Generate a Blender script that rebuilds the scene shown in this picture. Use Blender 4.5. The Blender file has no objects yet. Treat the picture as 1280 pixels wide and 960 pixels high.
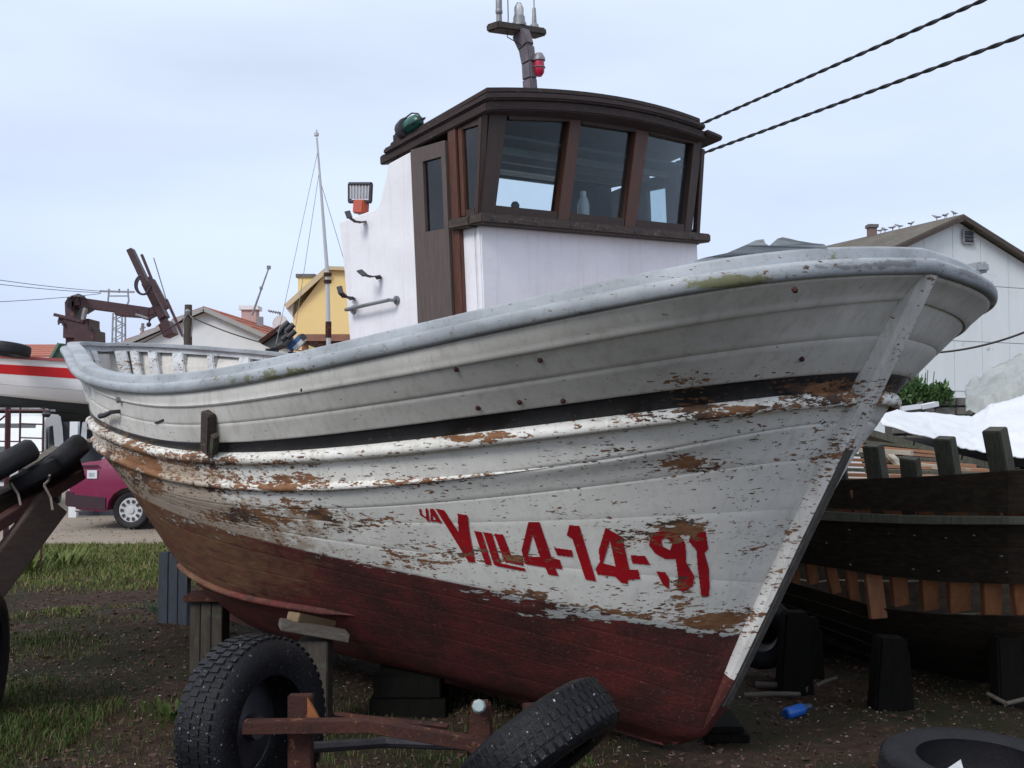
import bpy, bmesh, math, random
import numpy as np
from mathutils import Vector, Matrix
from mathutils.bvhtree import BVHTree
from mathutils.geometry import tessellate_polygon

scene = bpy.context.scene
COL = scene.collection
random.seed(7); RNG = np.random.default_rng(7)
R = math.radians

# ------------------------------------------------------------------ camera
F_PX, CX, CY, HORIZON, EYE = 1350.0, 640.0, 480.0, 534.44, 1.6
PITCH = math.atan((HORIZON - CY) / F_PX)
cam_d = bpy.data.cameras.new('camera'); cam = bpy.data.objects.new('camera', cam_d); COL.objects.link(cam)
cam.location = (0, 0, EYE); cam.rotation_euler = (R(90) + PITCH, 0, 0)
cam_d.sensor_fit = 'HORIZONTAL'; cam_d.sensor_width = 36.0; cam_d.lens = 36.0 * F_PX / 1280.0
cam_d.clip_start = 0.05; cam_d.clip_end = 3000
scene.camera = cam
scene.render.resolution_x = 1024; scene.render.resolution_y = 768
scene.view_settings.view_transform = 'Standard'; scene.view_settings.look = 'None'
scene.view_settings.exposure = 0.36; scene.view_settings.gamma = 1.0

# ------------------------------------------------------------------ sky (pale overcast) and soft sun
SUN_EL, SUN_AZ = R(38), R(218)      # azimuth measured clockwise from +Y
world = bpy.data.worlds.new('World'); scene.world = world; world.use_nodes = True
wt = world.node_tree; wt.nodes.clear()
def wn(t): return wt.nodes.new(t)
wo = wn('ShaderNodeOutputWorld'); sky = wn('ShaderNodeTexSky'); sky.sky_type = 'NISHITA'; sky.sun_disc = False
sky.sun_elevation = SUN_EL; sky.sun_rotation = SUN_AZ; sky.dust_density = 2.0
b1 = wn('ShaderNodeBackground'); b1.inputs[1].default_value = 0.1; wt.links.new(sky.outputs[0], b1.inputs[0])
tc = wn('ShaderNodeTexCoord'); sep = wn('ShaderNodeSeparateXYZ'); wt.links.new(tc.outputs['Generated'], sep.inputs[0])
grad = wn('ShaderNodeValToRGB')
grad.color_ramp.elements[0].position = 0.0; grad.color_ramp.elements[0].color = (0.50, 0.57, 0.77, 1)
grad.color_ramp.elements[1].position = 1.0; grad.color_ramp.elements[1].color = (1.0, 1.0, 1.0, 1)
e = grad.color_ramp.elements.new(0.20); e.color = (0.60, 0.69, 0.865, 1)
e = grad.color_ramp.elements.new(0.42); e.color = (0.68, 0.77, 0.93, 1)
wt.links.new(sep.outputs['Z'], grad.inputs[0])
mp = wn('ShaderNodeMapping'); mp.inputs['Scale'].default_value = (1.2, 1.2, 4.5); wt.links.new(tc.outputs['Generated'], mp.inputs[0])
nz = wn('ShaderNodeTexNoise'); nz.inputs['Scale'].default_value = 1.5; nz.inputs['Detail'].default_value = 5; nz.inputs['Roughness'].default_value = 0.45
wt.links.new(mp.outputs[0], nz.inputs[0])
cr = wn('ShaderNodeMapRange'); cr.inputs[1].default_value = 0.3; cr.inputs[2].default_value = 0.72; cr.inputs[3].default_value = 0.84; cr.inputs[4].default_value = 1.13
wt.links.new(nz.outputs[0], cr.inputs[0])
vm = wn('ShaderNodeVectorMath'); vm.operation = 'SCALE'; wt.links.new(grad.outputs[0], vm.inputs[0]); wt.links.new(cr.outputs[0], vm.inputs['Scale'])
b2 = wn('ShaderNodeBackground'); wt.links.new(vm.outputs[0], b2.inputs[0]); b2.inputs[1].default_value = 1.0
mxs = wn('ShaderNodeMixShader'); mxs.inputs[0].default_value = 0.88
wt.links.new(b1.outputs[0], mxs.inputs[1]); wt.links.new(b2.outputs[0], mxs.inputs[2]); wt.links.new(mxs.outputs[0], wo.inputs[0])
sd = bpy.data.lights.new('sun', 'SUN'); sd.energy = 1.5; sd.angle = R(20); sd.color = (1.0, 0.97, 0.93)
sun = bpy.data.objects.new('sun', sd); COL.objects.link(sun)
dv = Vector((math.sin(SUN_AZ) * math.cos(SUN_EL), math.cos(SUN_AZ) * math.cos(SUN_EL), math.sin(SUN_EL)))
sun.rotation_euler = dv.to_track_quat('Z', 'Y').to_euler(); sun.location = (0, 0, 30)

# ------------------------------------------------------------------ geometry helpers
def P(px, py, Y):
    """A point of the place seen at pixel (px,py) of the 1280x960 photograph, Y metres ahead."""
    u = (px - CX) / F_PX; v = (CY - py) / F_PX
    d = Vector((u, math.cos(PITCH) - v * math.sin(PITCH), math.sin(PITCH) + v * math.cos(PITCH)))
    d *= Y / d.y
    return Vector((d.x, d.y, EYE + d.z))
def G(px, py):
    """A point on the ground."""
    a = P(px, py, 1.0); k = EYE / (EYE - a.z)
    return Vector((a.x * k, k, 0))
def pix(p):
    d = Vector(p) - Vector((0, 0, EYE))
    z = d.y * math.cos(PITCH) + d.z * math.sin(PITCH); u = -d.y * math.sin(PITCH) + d.z * math.cos(PITCH)
    return CX + F_PX * d.x / z, CY - F_PX * u / z

class MB:
    def __init__(s): s.v = []; s.f = []
    def add(s, vs, fs):
        o = len(s.v); s.v += [tuple(v) for v in vs]; s.f += [tuple(i + o for i in f) for f in fs]; return s
    def hexa(s, c):   # 8 corners: bottom ring 0-3, top ring 4-7
        return s.add(c, [(3,2,1,0),(4,5,6,7),(0,1,5,4),(1,2,6,5),(2,3,7,6),(3,0,4,7)])
    def box(s, x0, x1, y0, y1, z0, z1):
        return s.hexa([(x0,y0,z0),(x1,y0,z0),(x1,y1,z0),(x0,y1,z0),(x0,y0,z1),(x1,y0,z1),(x1,y1,z1),(x0,y1,z1)])
    def bar(s, a, b, w, h, up=(0,0,1), w2=None, h2=None):
        a = Vector(a); b = Vector(b); d = (b - a).normalized(); up = Vector(up)
        if abs(d.dot(up)) > 0.98: up = Vector((1,0,0)) if abs(d.x) < .9 else Vector((0,1,0))
        r = d.cross(up).normalized(); u = r.cross(d); w2 = w2 or w; h2 = h2 or h
        c = []
        for p, ww, hh in ((a, w, h), (b, w2, h2)):
            c += [p - r*ww/2 - u*hh/2, p + r*ww/2 - u*hh/2, p + r*ww/2 + u*hh/2, p - r*ww/2 + u*hh/2]
        return s.add(c, [(0,1,2,3),(7,6,5,4),(1,0,4,5),(2,1,5,6),(3,2,6,7),(0,3,7,4)])
    def tube(s, pts, r, n=8, closed=False, cap=True):
        pts = [Vector(p) for p in pts]; m = len(pts); vs = []; fs = []; prev = None
        for i, p in enumerate(pts):
            if closed: d = pts[(i+1) % m] - pts[i-1]
            else: d = pts[min(i+1, m-1)] - pts[max(i-1, 0)]
            d = d.normalized() if d.length > 1e-9 else Vector((0,0,1))
            if prev is None:
                q = Vector((0,0,1)) if abs(d.z) < .9 else Vector((1,0,0)); a = d.cross(q).normalized()
            else:
                a = (prev - d * prev.dot(d)).normalized()
            prev = a; b = d.cross(a); rr = r[i] if isinstance(r, (list, tuple)) else r
            for k in range(n):
                t = 2*math.pi*k/n; vs.append(p + (a*math.cos(t) + b*math.sin(t))*rr)
        for i in range(m if closed else m-1):
            for k in range(n):
                j = (i+1) % m; fs.append((i*n+k, i*n+(k+1) % n, j*n+(k+1) % n, j*n+k))
        if cap and not closed: fs.append(tuple(range(n))[::-1]); fs.append(tuple((m-1)*n+k for k in range(n)))
        return s.add(vs, fs)
    def prism(s, poly, off):   # poly: list of 3D points, extruded by off
        poly = [Vector(p) for p in poly]; off = Vector(off); n = len(poly)
        tris = tessellate_polygon([poly])
        vs = poly + [p + off for p in poly]
        fs = [tuple(t) for t in tris] + [tuple(i + n for i in t[::-1]) for t in tris]
        fs += [((i+1) % n, i, i+n, (i+1) % n + n) for i in range(n)]
        return s.add(vs, fs)
    def lathe(s, origin, axis, prof, n=24, closed=False):   # prof: (dist along axis, radius)
        o = Vector(origin); ax = Vector(axis).normalized(); q = Vector((0,0,1)) if abs(ax.z) < .9 else Vector((1,0,0))
        a = ax.cross(q).normalized(); b = ax.cross(a); vs = []; m = len(prof)
        for (t, r) in prof:
            for k in range(n):
                g = 2*math.pi*k/n; vs.append(o + ax*t + (a*math.cos(g) + b*math.sin(g))*r)
        fs = []
        for i in range(m if closed else m-1):
            j = (i+1) % m
            for k in range(n): fs.append((i*n+k, i*n+(k+1) % n, j*n+(k+1) % n, j*n+k))
        if not closed: fs.append(tuple(range(n))[::-1]); fs.append(tuple((m-1)*n+k for k in range(n)))
        return s.add(vs, fs)
    def build(s, name, mat, parent=None, smooth=False, bevel=0.0, local=False):
        me = bpy.data.meshes.new(name); me.from_pydata(s.v, [], s.f); me.validate()
        bm = bmesh.new(); bm.from_mesh(me); bmesh.ops.recalc_face_normals(bm, faces=bm.faces)
        if bevel > 0:
            bmesh.ops.bevel(bm, geom=[e for e in bm.edges if e.is_manifold and e.calc_face_angle(0) > .5], offset=bevel, segments=2, affect='EDGES', clamp_overlap=True)
        if not local and parent is not None:
            bm.transform(WM[parent.name].inverted())
        bm.to_mesh(me); bm.free()
        o = bpy.data.objects.new(name, me); COL.objects.link(o)
        if mat: me.materials.append(mat)
        if smooth:
            me.polygons.foreach_set('use_smooth', [True]*len(me.polygons))
            try: me.set_sharp_from_angle(angle=R(40))
            except Exception: pass
        if parent is not None: o.parent = parent; WM[o.name] = WM[parent.name]
        else: WM[o.name] = Matrix.Identity(4)
        return o
WM = {}
def tag(o, label=None, cat=None, group=None, kind=None):
    if label: o['label'] = label
    if cat: o['category'] = cat
    if group: o['group'] = group
    if kind: o['kind'] = kind
    return o
def thing(name, loc, label, cat, group=None, mat4=None):
    o = bpy.data.objects.new(name, None); COL.objects.link(o); o.empty_display_size = .2
    M = mat4 if mat4 is not None else Matrix.Translation(Vector(loc))
    o.matrix_world = M; WM[o.name] = M.copy()
    return tag(o, label, cat, group)
def solo(mb, name, mat, label, cat, group=None, loc=None, smooth=False, bevel=0):
    o = mb.build(name, mat, smooth=smooth, bevel=bevel)
    return tag(o, label, cat, group)

# ------------------------------------------------------------------ materials
def newmat(name):
    m = bpy.data.materials.new(name); m.use_nodes = True; nt = m.node_tree
    return m, nt, nt.nodes['Principled BSDF']
def N(nt, t, **kw):
    n = nt.nodes.new(t)
    for k, v in kw.items():
        if k in ('operation', 'blend_type', 'data_type', 'attribute_name', 'noise_dimensions', 'feature', 'interpolation_type', 'musgrave_type'): setattr(n, k, v)
    return n
def obj_coord(nt, scale=(1,1,1), rot=(0,0,0)):
    t = nt.nodes.new('ShaderNodeTexCoord'); m = nt.nodes.new('ShaderNodeMapping')
    m.inputs['Scale'].default_value = scale; m.inputs['Rotation'].default_value = rot
    nt.links.new(t.outputs['Object'], m.inputs[0]); return m.outputs[0]
def noise(nt, vec, scale, detail=6, rough=.6, dist=0.0):
    n = nt.nodes.new('ShaderNodeTexNoise'); n.inputs['Scale'].default_value = scale; n.inputs['Detail'].default_value = detail
    n.inputs['Roughness'].default_value = rough; n.inputs['Distortion'].default_value = dist; nt.links.new(vec, n.inputs['Vector']); return n.outputs[0]
def rng(nt, val, a, b, c=0.0, d=1.0):
    n = nt.nodes.new('ShaderNodeMapRange'); n.inputs[1].default_value = a; n.inputs[2].default_value = b
    n.inputs[3].default_value = c; n.inputs[4].default_value = d; nt.links.new(val, n.inputs[0]); return n.outputs[0]
def math_(nt, op, a, b=None):
    n = nt.nodes.new('ShaderNodeMath'); n.operation = op
    for i, x in enumerate((a, b)):
        if x is None: continue
        if isinstance(x, (int, float)): n.inputs[i].default_value = x
        else: nt.links.new(x, n.inputs[i])
    return n.outputs[0]
def mixc(nt, f, a, b, mode='MIX'):
    n = nt.nodes.new('ShaderNodeMix'); n.data_type = 'RGBA'; n.blend_type = mode
    if isinstance(f, (int, float)): n.inputs[0].default_value = f
    else: nt.links.new(f, n.inputs[0])
    for i, x in ((6, a), (7, b)):
        if isinstance(x, tuple): n.inputs[i].default_value = (*x[:3], 1)
        else: nt.links.new(x, n.inputs[i])
    return n.outputs[2]
def bump(nt, bsdf, h, dist, strength=1.0):
    n = nt.nodes.new('ShaderNodeBump'); n.inputs['Distance'].default_value = dist; n.inputs['Strength'].default_value = strength
    nt.links.new(h, n.inputs['Height']); nt.links.new(n.outputs[0], bsdf.inputs['Normal'])
def attr(nt, name):
    n = nt.nodes.new('ShaderNodeAttribute'); n.attribute_name = name; return n.outputs['Fac']
_cache = {}
def pm(name, c1, c2=None, scale=6, rough=.75, bmp=.003, stretch=(1,1,1), metallic=0, spots=None, spot_scale=30, spot_lo=.62, rv=.1, spec=.5):
    """Plain procedural surface: two colours broken by noise, optional spots, fine relief."""
    if name in _cache: return _cache[name]
    m, nt, b = newmat(name); c2 = c2 or tuple(x*.7 for x in c1)
    v = obj_coord(nt, stretch); n1 = noise(nt, v, scale, 8, .65); n2 = noise(nt, v, scale*7, 5, .7)
    f = rng(nt, math_(nt, 'ADD', math_(nt, 'MULTIPLY', n1, .75), math_(nt, 'MULTIPLY', n2, .25)), .35, .65)
    c = mixc(nt, f, c1, c2)
    if spots:
        v2 = obj_coord(nt); n3 = noise(nt, v2, spot_scale, 6, .65)
        c = mixc(nt, rng(nt, n3, spot_lo, spot_lo + .04), c, spots)
    nt.links.new(c, b.inputs['Base Color'])
    nt.links.new(rng(nt, n2, .3, .7, max(.02, rough - rv), min(1, rough + rv)), b.inputs['Roughness'])
    b.inputs['Metallic'].default_value = metallic; b.inputs['Specular IOR Level'].default_value = spec
    if bmp: bump(nt, b, n2, bmp)
    _cache[name] = m; return m

def peel_mask(nt, bias=0.0, fine=True):
    lowf = noise(nt, obj_coord(nt, (1.5, 1.5, 4.5)), 1.6, 4, .55)
    """Chips of paint: elongated along the planks, more of them where the wear attribute is high."""
    w = math_(nt, 'MULTIPLY', attr(nt, 'wear'), rng(nt, lowf, .36, .64, .55, 1.22))
    v = obj_coord(nt, (8, 8, 27)); a = noise(nt, v, 1.0, 10, .68, .3)
    v2 = obj_coord(nt, (26, 26, 85)); c = noise(nt, v2, 1.0, 7, .62, .2)
    thr = math_(nt, 'SUBTRACT', .79 + bias, math_(nt, 'MULTIPLY', w, .27))
    d1 = math_(nt, 'SUBTRACT', a, thr)
    thr2 = math_(nt, 'SUBTRACT', .70 + bias, math_(nt, 'MULTIPLY', w, .16))
    v3 = obj_coord(nt, (15, 15, 58)); c3 = noise(nt, v3, 1.0, 8, .64, .25)
    thr3 = math_(nt, 'SUBTRACT', .735 + bias, math_(nt, 'MULTIPLY', w, .20))
    d2 = math_(nt, 'MAXIMUM', math_(nt, 'SUBTRACT', c, thr2), math_(nt, 'SUBTRACT', c3, thr3))
    d = math_(nt, 'MAXIMUM', d1, d2) if fine else d1
    return rng(nt, d, 0.0, .012), d
def wood_under(nt):
    v = obj_coord(nt, (9, 9, 40)); n = noise(nt, v, 1.2, 8, .7)
    v2 = obj_coord(nt, (2.2, 2.2, 5)); n2 = noise(nt, v2, 1.3, 4, .6)
    c = mixc(nt, rng(nt, n, .35, .65), (.150, .062, .030), (.28, .145, .070))
    return mixc(nt, math_(nt, 'MULTIPLY', rng(nt, n2, .52, .60), .85), c, (.050, .034, .028))
def paint_mat(name, base, base2, bias=0.0, dirt=(.30, .26, .2), dirt_amt=.5, rough=.55, under=None, green=0.0, streak=1.0, rustc=(.30, .19, .10)):
    m, nt, b = newmat(name)
    mask, d = peel_mask(nt, bias)
    v = obj_coord(nt, (1.4, 1.4, 3.2)); n1 = noise(nt, v, 1.5, 7, .6)
    vs = obj_coord(nt, (14, 14, 1.1)); ns = noise(nt, vs, 1.4, 6, .65)     # vertical run-off streaks
    vf = obj_coord(nt); nf = noise(nt, vf, 38, 6, .7)
    c = mixc(nt, rng(nt, n1, .38, .62), base, base2)
    c = mixc(nt, math_(nt, 'MULTIPLY', rng(nt, ns, .5, .72), dirt_amt * .55 * streak), c, dirt)
    c = mixc(nt, math_(nt, 'MULTIPLY', rng(nt, nf, .56, .72), dirt_amt * .5), c, dirt)
    ru = attr(nt, 'rust')
    nr = noise(nt, obj_coord(nt, (5, 5, 15)), 1.7, 9, .74)
    rf = rng(nt, math_(nt, 'SUBTRACT', nr, math_(nt, 'SUBTRACT', .72, math_(nt, 'MULTIPLY', ru, .45))), 0.0, .12)
    c = mixc(nt, math_(nt, 'MULTIPLY', rf, .66), c, rustc)
    if green:
        gr = attr(nt, 'moss'); ng = noise(nt, obj_coord(nt, (6, 6, 12)), 1.6, 8, .7)
        gf = rng(nt, math_(nt, 'SUBTRACT', ng, math_(nt, 'SUBTRACT', .75, math_(nt, 'MULTIPLY', gr, .40))), 0.0, .08)
        c = mixc(nt, math_(nt, 'MULTIPLY', gf, green), c, (.15, .155, .07))
    u = under if under else wood_under(nt)
    if under: u = mixc(nt, rng(nt, n1, .42, .58), under, wood_under(nt))
    c = mixc(nt, mask, c, u)
    nt.links.new(c, b.inputs['Base Color'])
    nt.links.new(rng(nt, mask, 0, 1, rough, .85), b.inputs['Roughness'])
    b.inputs['Specular IOR Level'].default_value = .35
    h = math_(nt, 'SUBTRACT', math_(nt, 'MULTIPLY', nf, .25), mask)
    bump(nt, b, h, .0022)
    return m
M_HULLW = paint_mat('white_hull_paint', (.80, .79, .745), (.70, .69, .65), 0.0, dirt_amt=.45)
M_BULW = paint_mat('grey_white_bulwark_paint', (.62, .605, .57), (.50, .49, .46), .01, dirt_amt=.75)
M_RAIL = paint_mat('pale_blue_rail_paint', (.37, .40, .43), (.235, .255, .275), -.01, dirt=(.12, .12, .115), dirt_amt=1.0, green=.9, streak=.25, rustc=(.085, .080, .075))
M_BLACK = paint_mat('black_band_paint', (.010, .011, .014), (.018, .018, .021), .0, dirt=(.05, .05, .05), dirt_amt=.4, rough=.42)
M_STRAKE = paint_mat('white_strake_paint', (.82, .81, .77), (.68, .67, .62), -.01, dirt=(.34, .27, .17), dirt_amt=.8)
M_TEXT = paint_mat('red_lettering_paint', (.40, .008, .016), (.27, .006, .012), .03, dirt=(.12, .03, .03), dirt_amt=.5, rough=.5)
M_INNER = paint_mat('inner_bulwark_paint', (.56, .59, .62), (.42, .44, .46), .0, dirt=(.22, .19, .13), dirt_amt=.9)

def boot_mat():
    m, nt, b = newmat('red_bottom_paint')
    w = attr(nt, 'wear'); ru = attr(nt, 'rust')
    n1 = noise(nt, obj_coord(nt, (2.2, 2.2, 4)), 1.5, 9, .68); nf = noise(nt, obj_coord(nt), 60, 6, .75)
    ns = noise(nt, obj_coord(nt, (16, 16, 2.2)), 1.5, 7, .7)
    c = mixc(nt, rng(nt, n1, .42, .58), (.125, .026, .023), (.060, .022, .018))
    c = mixc(nt, math_(nt, 'MULTIPLY', rng(nt, ns, .5, .7), .55), c, (.040, .016, .014))
    c = mixc(nt, math_(nt, 'MULTIPLY', rng(nt, nf, .56, .68), .7), c, (.23, .11, .09))
    nr = noise(nt, obj_coord(nt, (3.5, 3.5, 12)), 1.7, 10, .76)
    c = mixc(nt, rng(nt, math_(nt, 'SUBTRACT', nr, math_(nt, 'SUBTRACT', .78, math_(nt, 'MULTIPLY', ru, .42))), 0.0, .30), c, (.19, .105, .055))
    # white left over from the paint above, near the waterline
    mask = rng(nt, math_(nt, 'SUBTRACT', noise(nt, obj_coord(nt, (13, 13, 42)), 1.0, 9, .7, .3), math_(nt, 'SUBTRACT', .80, math_(nt, 'MULTIPLY', w, .33))), 0, .02)
    c = mixc(nt, mask, c, (.42, .43, .42))
    sp = rng(nt, noise(nt, obj_coord(nt), 120, 3, .6), .70, .73)
    c = mixc(nt, math_(nt, 'MULTIPLY', sp, .7), c, (.36, .33, .30))
    nt.links.new(c, b.inputs['Base Color']); b.inputs['Roughness'].default_value = .72; b.inputs['Specular IOR Level'].default_value = .3
    bump(nt, b, math_(nt, 'ADD', nf, mask), .004)
    return m
M_BOOT = boot_mat()
M_WHITE = paint_mat('white_painted_panel', (.84, .83, .87), (.77, .76, .80), .06, dirt=(.44, .40, .38), dirt_amt=.42, rough=.5)
M_DWOOD = pm('dark_varnished_wood', (.050, .022, .013), (.022, .012, .009), 5, .5, .002, (14, 14, 1.5))
M_RWOOD = pm('red_brown_wood', (.115, .035, .015), (.05, .018, .010), 5, .45, .002, (12, 12, 2))
M_SILL = pm('weathered_dark_wood', (.075, .052, .042), (.028, .020, .017), 4, .7, .003, (3, 3, 24), spots=(.14, .11, .09), spot_scale=40, spot_lo=.6)
M_DOOR = pm('grey_brown_door', (.115, .085, .075), (.07, .05, .045), 4, .6, .002, (20, 20, 1.5))
M_RUST = pm('rusty_steel', (.075, .028, .020), (.028, .015, .014), 9, .8, .005, spots=(.15, .07, .04), spot_scale=20, spot_lo=.60, spec=.2)
M_MAROON = pm('maroon_machine_paint', (.050, .014, .018), (.025, .010, .014), 3, .55, .002, spots=(.11, .045, .03), spot_scale=9, spot_lo=.6)
M_STEEL = pm('galvanised_steel', (.30, .31, .32), (.17, .17, .18), 8, .5, .001, metallic=.5)
M_DARKMET = pm('dark_fittings', (.045, .04, .05), (.02, .02, .025), 12, .55, .002)
M_RUBBER = pm('tyre_rubber', (.011, .011, .014), (.006, .006, .008), 10, .36, .005, spots=(.50, .51, .54), spot_scale=60, spot_lo=.655, rv=.2, spec=.22)  # white spots in the colour stand in for wet glints
M_RUBBER2 = pm('dry_tyre_rubber', (.018, .018, .022), (.009, .009, .012), 8, .6, .003, spec=.3)
M_TIMBER = pm('old_grey_timber', (.085, .070, .055), (.035, .029, .024), 4, .85, .006, (14, 14, 1.5), spots=(.07, .09, .05), spot_scale=9, spot_lo=.6)
M_TIMBERH = pm('old_timber_lengthwise', (.16, .14, .12), (.07, .058, .048), 4, .85, .005, (2, 14, 14))
M_DARKPLANK = pm('dark_tarred_planks', (.042, .031, .021), (.013, .011, .009), 3, .8, .004, (2.5, 6, 16), spots=(.03, .033, .018), spot_scale=6, spot_lo=.62, spec=.12)
M_STUMP = pm('shade_black_timber', (.010,.009,.008), (.005,.005,.004), 4, .85, .005, (8,8,2), spec=.1)  # timber coloured near black to hold the deep shade under the boats
M_ORANGEW = pm('fresh_orange_wood', (.33, .135, .052), (.19, .075, .032), 3, .7, .004, (8, 8, 2.2), spots=(.06, .04, .03), spot_scale=11, spot_lo=.66)
M_GREYW = pm('mossy_grey_rib_wood', (.115, .115, .088), (.05, .052, .038), 4, .85, .005, (14, 14, 2))
M_CABLE = pm('black_cable', (.012, .012, .014), (.02, .02, .022), 20, .6, .001)
def glass_mat(name, tint=(.80, .86, .88), ior=1.22):
    m = bpy.data.materials.new(name); m.use_nodes = True; nt = m.node_tree; nt.nodes.clear()
    o = nt.nodes.new('ShaderNodeOutputMaterial'); t = nt.nodes.new('ShaderNodeBsdfTransparent'); g = nt.nodes.new('ShaderNodeBsdfGlossy')
    g.inputs['Roughness'].default_value = .03; f = nt.nodes.new('ShaderNodeFresnel'); f.inputs['IOR'].default_value = ior; mx = nt.nodes.new('ShaderNodeMixShader')
    d = nt.nodes.new('ShaderNodeBsdfDiffuse'); d.inputs['Color'].default_value = (.45, .47, .48, 1); mx2 = nt.nodes.new('ShaderNodeMixShader')
    tcn = obj_coord(nt, (3, 3, 1.5)); nn = noise(nt, tcn, 2.5, 6, .6); nt.links.new(rng(nt, nn, .45, .8, .002, .03), mx2.inputs[0])
    t.inputs[0].default_value = (*tint, 1)
    nt.links.new(f.outputs[0], mx.inputs[0]); nt.links.new(t.outputs[0], mx.inputs[1]); nt.links.new(g.outputs[0], mx.inputs[2])
    nt.links.new(mx.outputs[0], mx2.inputs[1]); nt.links.new(d.outputs[0], mx2.inputs[2]); nt.links.new(mx2.outputs[0], o.inputs[0])
    return m
M_GLASS = glass_mat('dusty_window_glass'); M_GLASSR = glass_mat('reflecting_side_glass', ior=1.7)

# ------------------------------------------------------------------ THE FISHING BOAT: frame and hull surface
TH, BX, BY, HEEL, TRIM = 0.7568245950053841, 1.7619077562853835, 4.432869048086934, 0.03136620249221915, -0.00874313845640714
U_ = Vector((-math.sin(TH), math.cos(TH), 0)); PT = Vector((math.cos(TH), math.sin(TH), 0))
def bw(S, y, H):
    """boat frame (S metres aft of the stem head, y to starboard, H up) to world"""
    Bp = -y; y1 = Bp*math.cos(HEEL) - H*math.sin(HEEL); z = Bp*math.sin(HEEL) + H*math.cos(HEEL)
    x = S*math.cos(TRIM) + z*math.sin(TRIM); z = -S*math.sin(TRIM) + z*math.cos(TRIM)
    return Vector((BX, BY, 0)) + U_*x + PT*y1 + Vector((0, 0, z))
o0 = bw(0, 0, 0); ex = bw(1, 0, 0) - o0; ey = bw(0, 1, 0) - o0; ez = bw(0, 0, 1) - o0
BOATM = Matrix((( ex.x, ey.x, ez.x, o0.x), (ex.y, ey.y, ez.y, o0.y), (ex.z, ey.z, ez.z, o0.z), (0, 0, 0, 1)))
CURVES = [
 [[0,0,.401,2.192,3.767,5.186,6.496,8.875,8.875],[0,.891,1.396,1.577,1.569,1.505,.985,.223,0],[2.228,2.177,2.086,1.88,1.765,1.897,2.14,2.31,2.246]],
 [[.068,.068,.519,2.232,3.784,5.186,6.433,8.749,8.749],[0,.815,1.326,1.547,1.558,1.43,.858,.182,0],[2.138,2.075,1.974,1.791,1.684,1.867,2.034,2.136,2.073]],
 [[.226,.226,.624,2.327,3.823,5.186,6.317,8.517,8.517],[0,.561,1.096,1.456,1.53,1.418,.862,.184,0],[1.836,1.824,1.763,1.575,1.498,1.691,1.748,1.834,1.785]],
 [[.285,.285,.662,2.362,3.838,5.186,6.283,8.448,8.448],[0,.463,1.005,1.416,1.514,1.396,.84,.178,0],[1.723,1.726,1.666,1.471,1.427,1.62,1.596,1.635,1.596]],
 [[.342,.342,.702,2.396,3.852,5.186,6.243,8.369,8.369],[0,.383,.927,1.375,1.491,1.382,.827,.172,0],[1.614,1.633,1.502,1.313,1.294,1.493,1.442,1.471,1.428]],
 [[.423,.423,.767,2.446,3.872,5.186,6.192,8.266,8.266],[0,.303,.845,1.327,1.46,1.323,.743,.145,0],[1.457,1.473,1.405,1.189,1.186,1.388,1.334,1.36,1.317]],
 [[.864,.864,1.176,2.71,3.983,5.186,5.95,7.6,7.6],[0,.151,.677,1.206,1.365,1.215,.605,.098,0],[.619,.647,.782,.957,1.077,1.226,1.1,1.105,1.066]],
 [[1.071,1.071,1.368,2.834,4.035,5.05,5.6,6.8,6.8],[0,.08,.484,.906,1.036,.916,.417,.055,0],[.244,.197,.446,.598,.521,.706,.611,.614,.567]],
 [[1.2,1.2,1.5,2.9,4.1,4.9,5.4,6.3,6.3],[0,.058,.30,.60,.68,.55,.28,.06,0],[.10,.08,.20,.26,.24,.30,.32,.36,.36]],
 [[1.36,1.36,1.7,2.9,4.0,4.8,5.3,6.0,6.0],[0,.055,.12,.16,.16,.14,.10,.045,0],[.02,.02,.06,.12,.13,.14,.14,.14,.14]]]
CT = np.array(CURVES)            # level, (S,B,H), 9
for _l, _d in enumerate((.03,.06,.085,.085,.085,.085,.08,.05,.0,.0)): CT[_l, 0, :2] += _d
CT[0, 1, 1:8] -= .018
CT[0, 0, 7:] = 8.3; CT[0, 1, 7] = .41; CT[0, 2, 7:] = 2.285, 2.26     # rounder stern
for _l in range(1, 6): CT[_l, 0, 7:] -= .52; CT[_l, 1, 7] += .15
def basis(t, n=9, k=3):
    kn = np.concatenate([[0]*k, np.linspace(0, 1, n-k+1), [1]*k]); t = np.clip(t, 0, 1-1e-9)
    Bs = [((t >= kn[i]) & (t < kn[i+1])).astype(float) for i in range(len(kn)-1)]
    for d in range(1, k+1):
        Bs = [(0 if kn[i+d] == kn[i] else (t-kn[i])/(kn[i+d]-kn[i])*Bs[i]) + (0 if kn[i+d+1] == kn[i+1] else (kn[i+d+1]-t)/(kn[i+d+1]-kn[i+1])*Bs[i+1]) for i in range(len(Bs)-1)]
    return np.array(Bs).T
def ctrl(v):
    """control polygon at level v (Catmull-Rom between the traced levels)"""
    v = min(max(v, 0), 9); i = min(int(v), 8); f = v - i
    p0 = CT[max(i-1, 0)]; p1 = CT[i]; p2 = CT[i+1]; p3 = CT[min(i+2, 9)]
    if i in (5, 6): m1 = (p2-p0)*.3 if i == 5 else (p2-p0)*.45; m2 = (p3-p1)*.45
    else: m1 = (p2-p0)*.5; m2 = (p3-p1)*.5
    m1 = m1*.8; m2 = m2*.8
    f2, f3 = f*f, f*f*f
    return (2*f3-3*f2+1)*p1 + (f3-2*f2+f)*m1 + (-2*f3+3*f2)*p2 + (f3-f2)*m2
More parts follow.
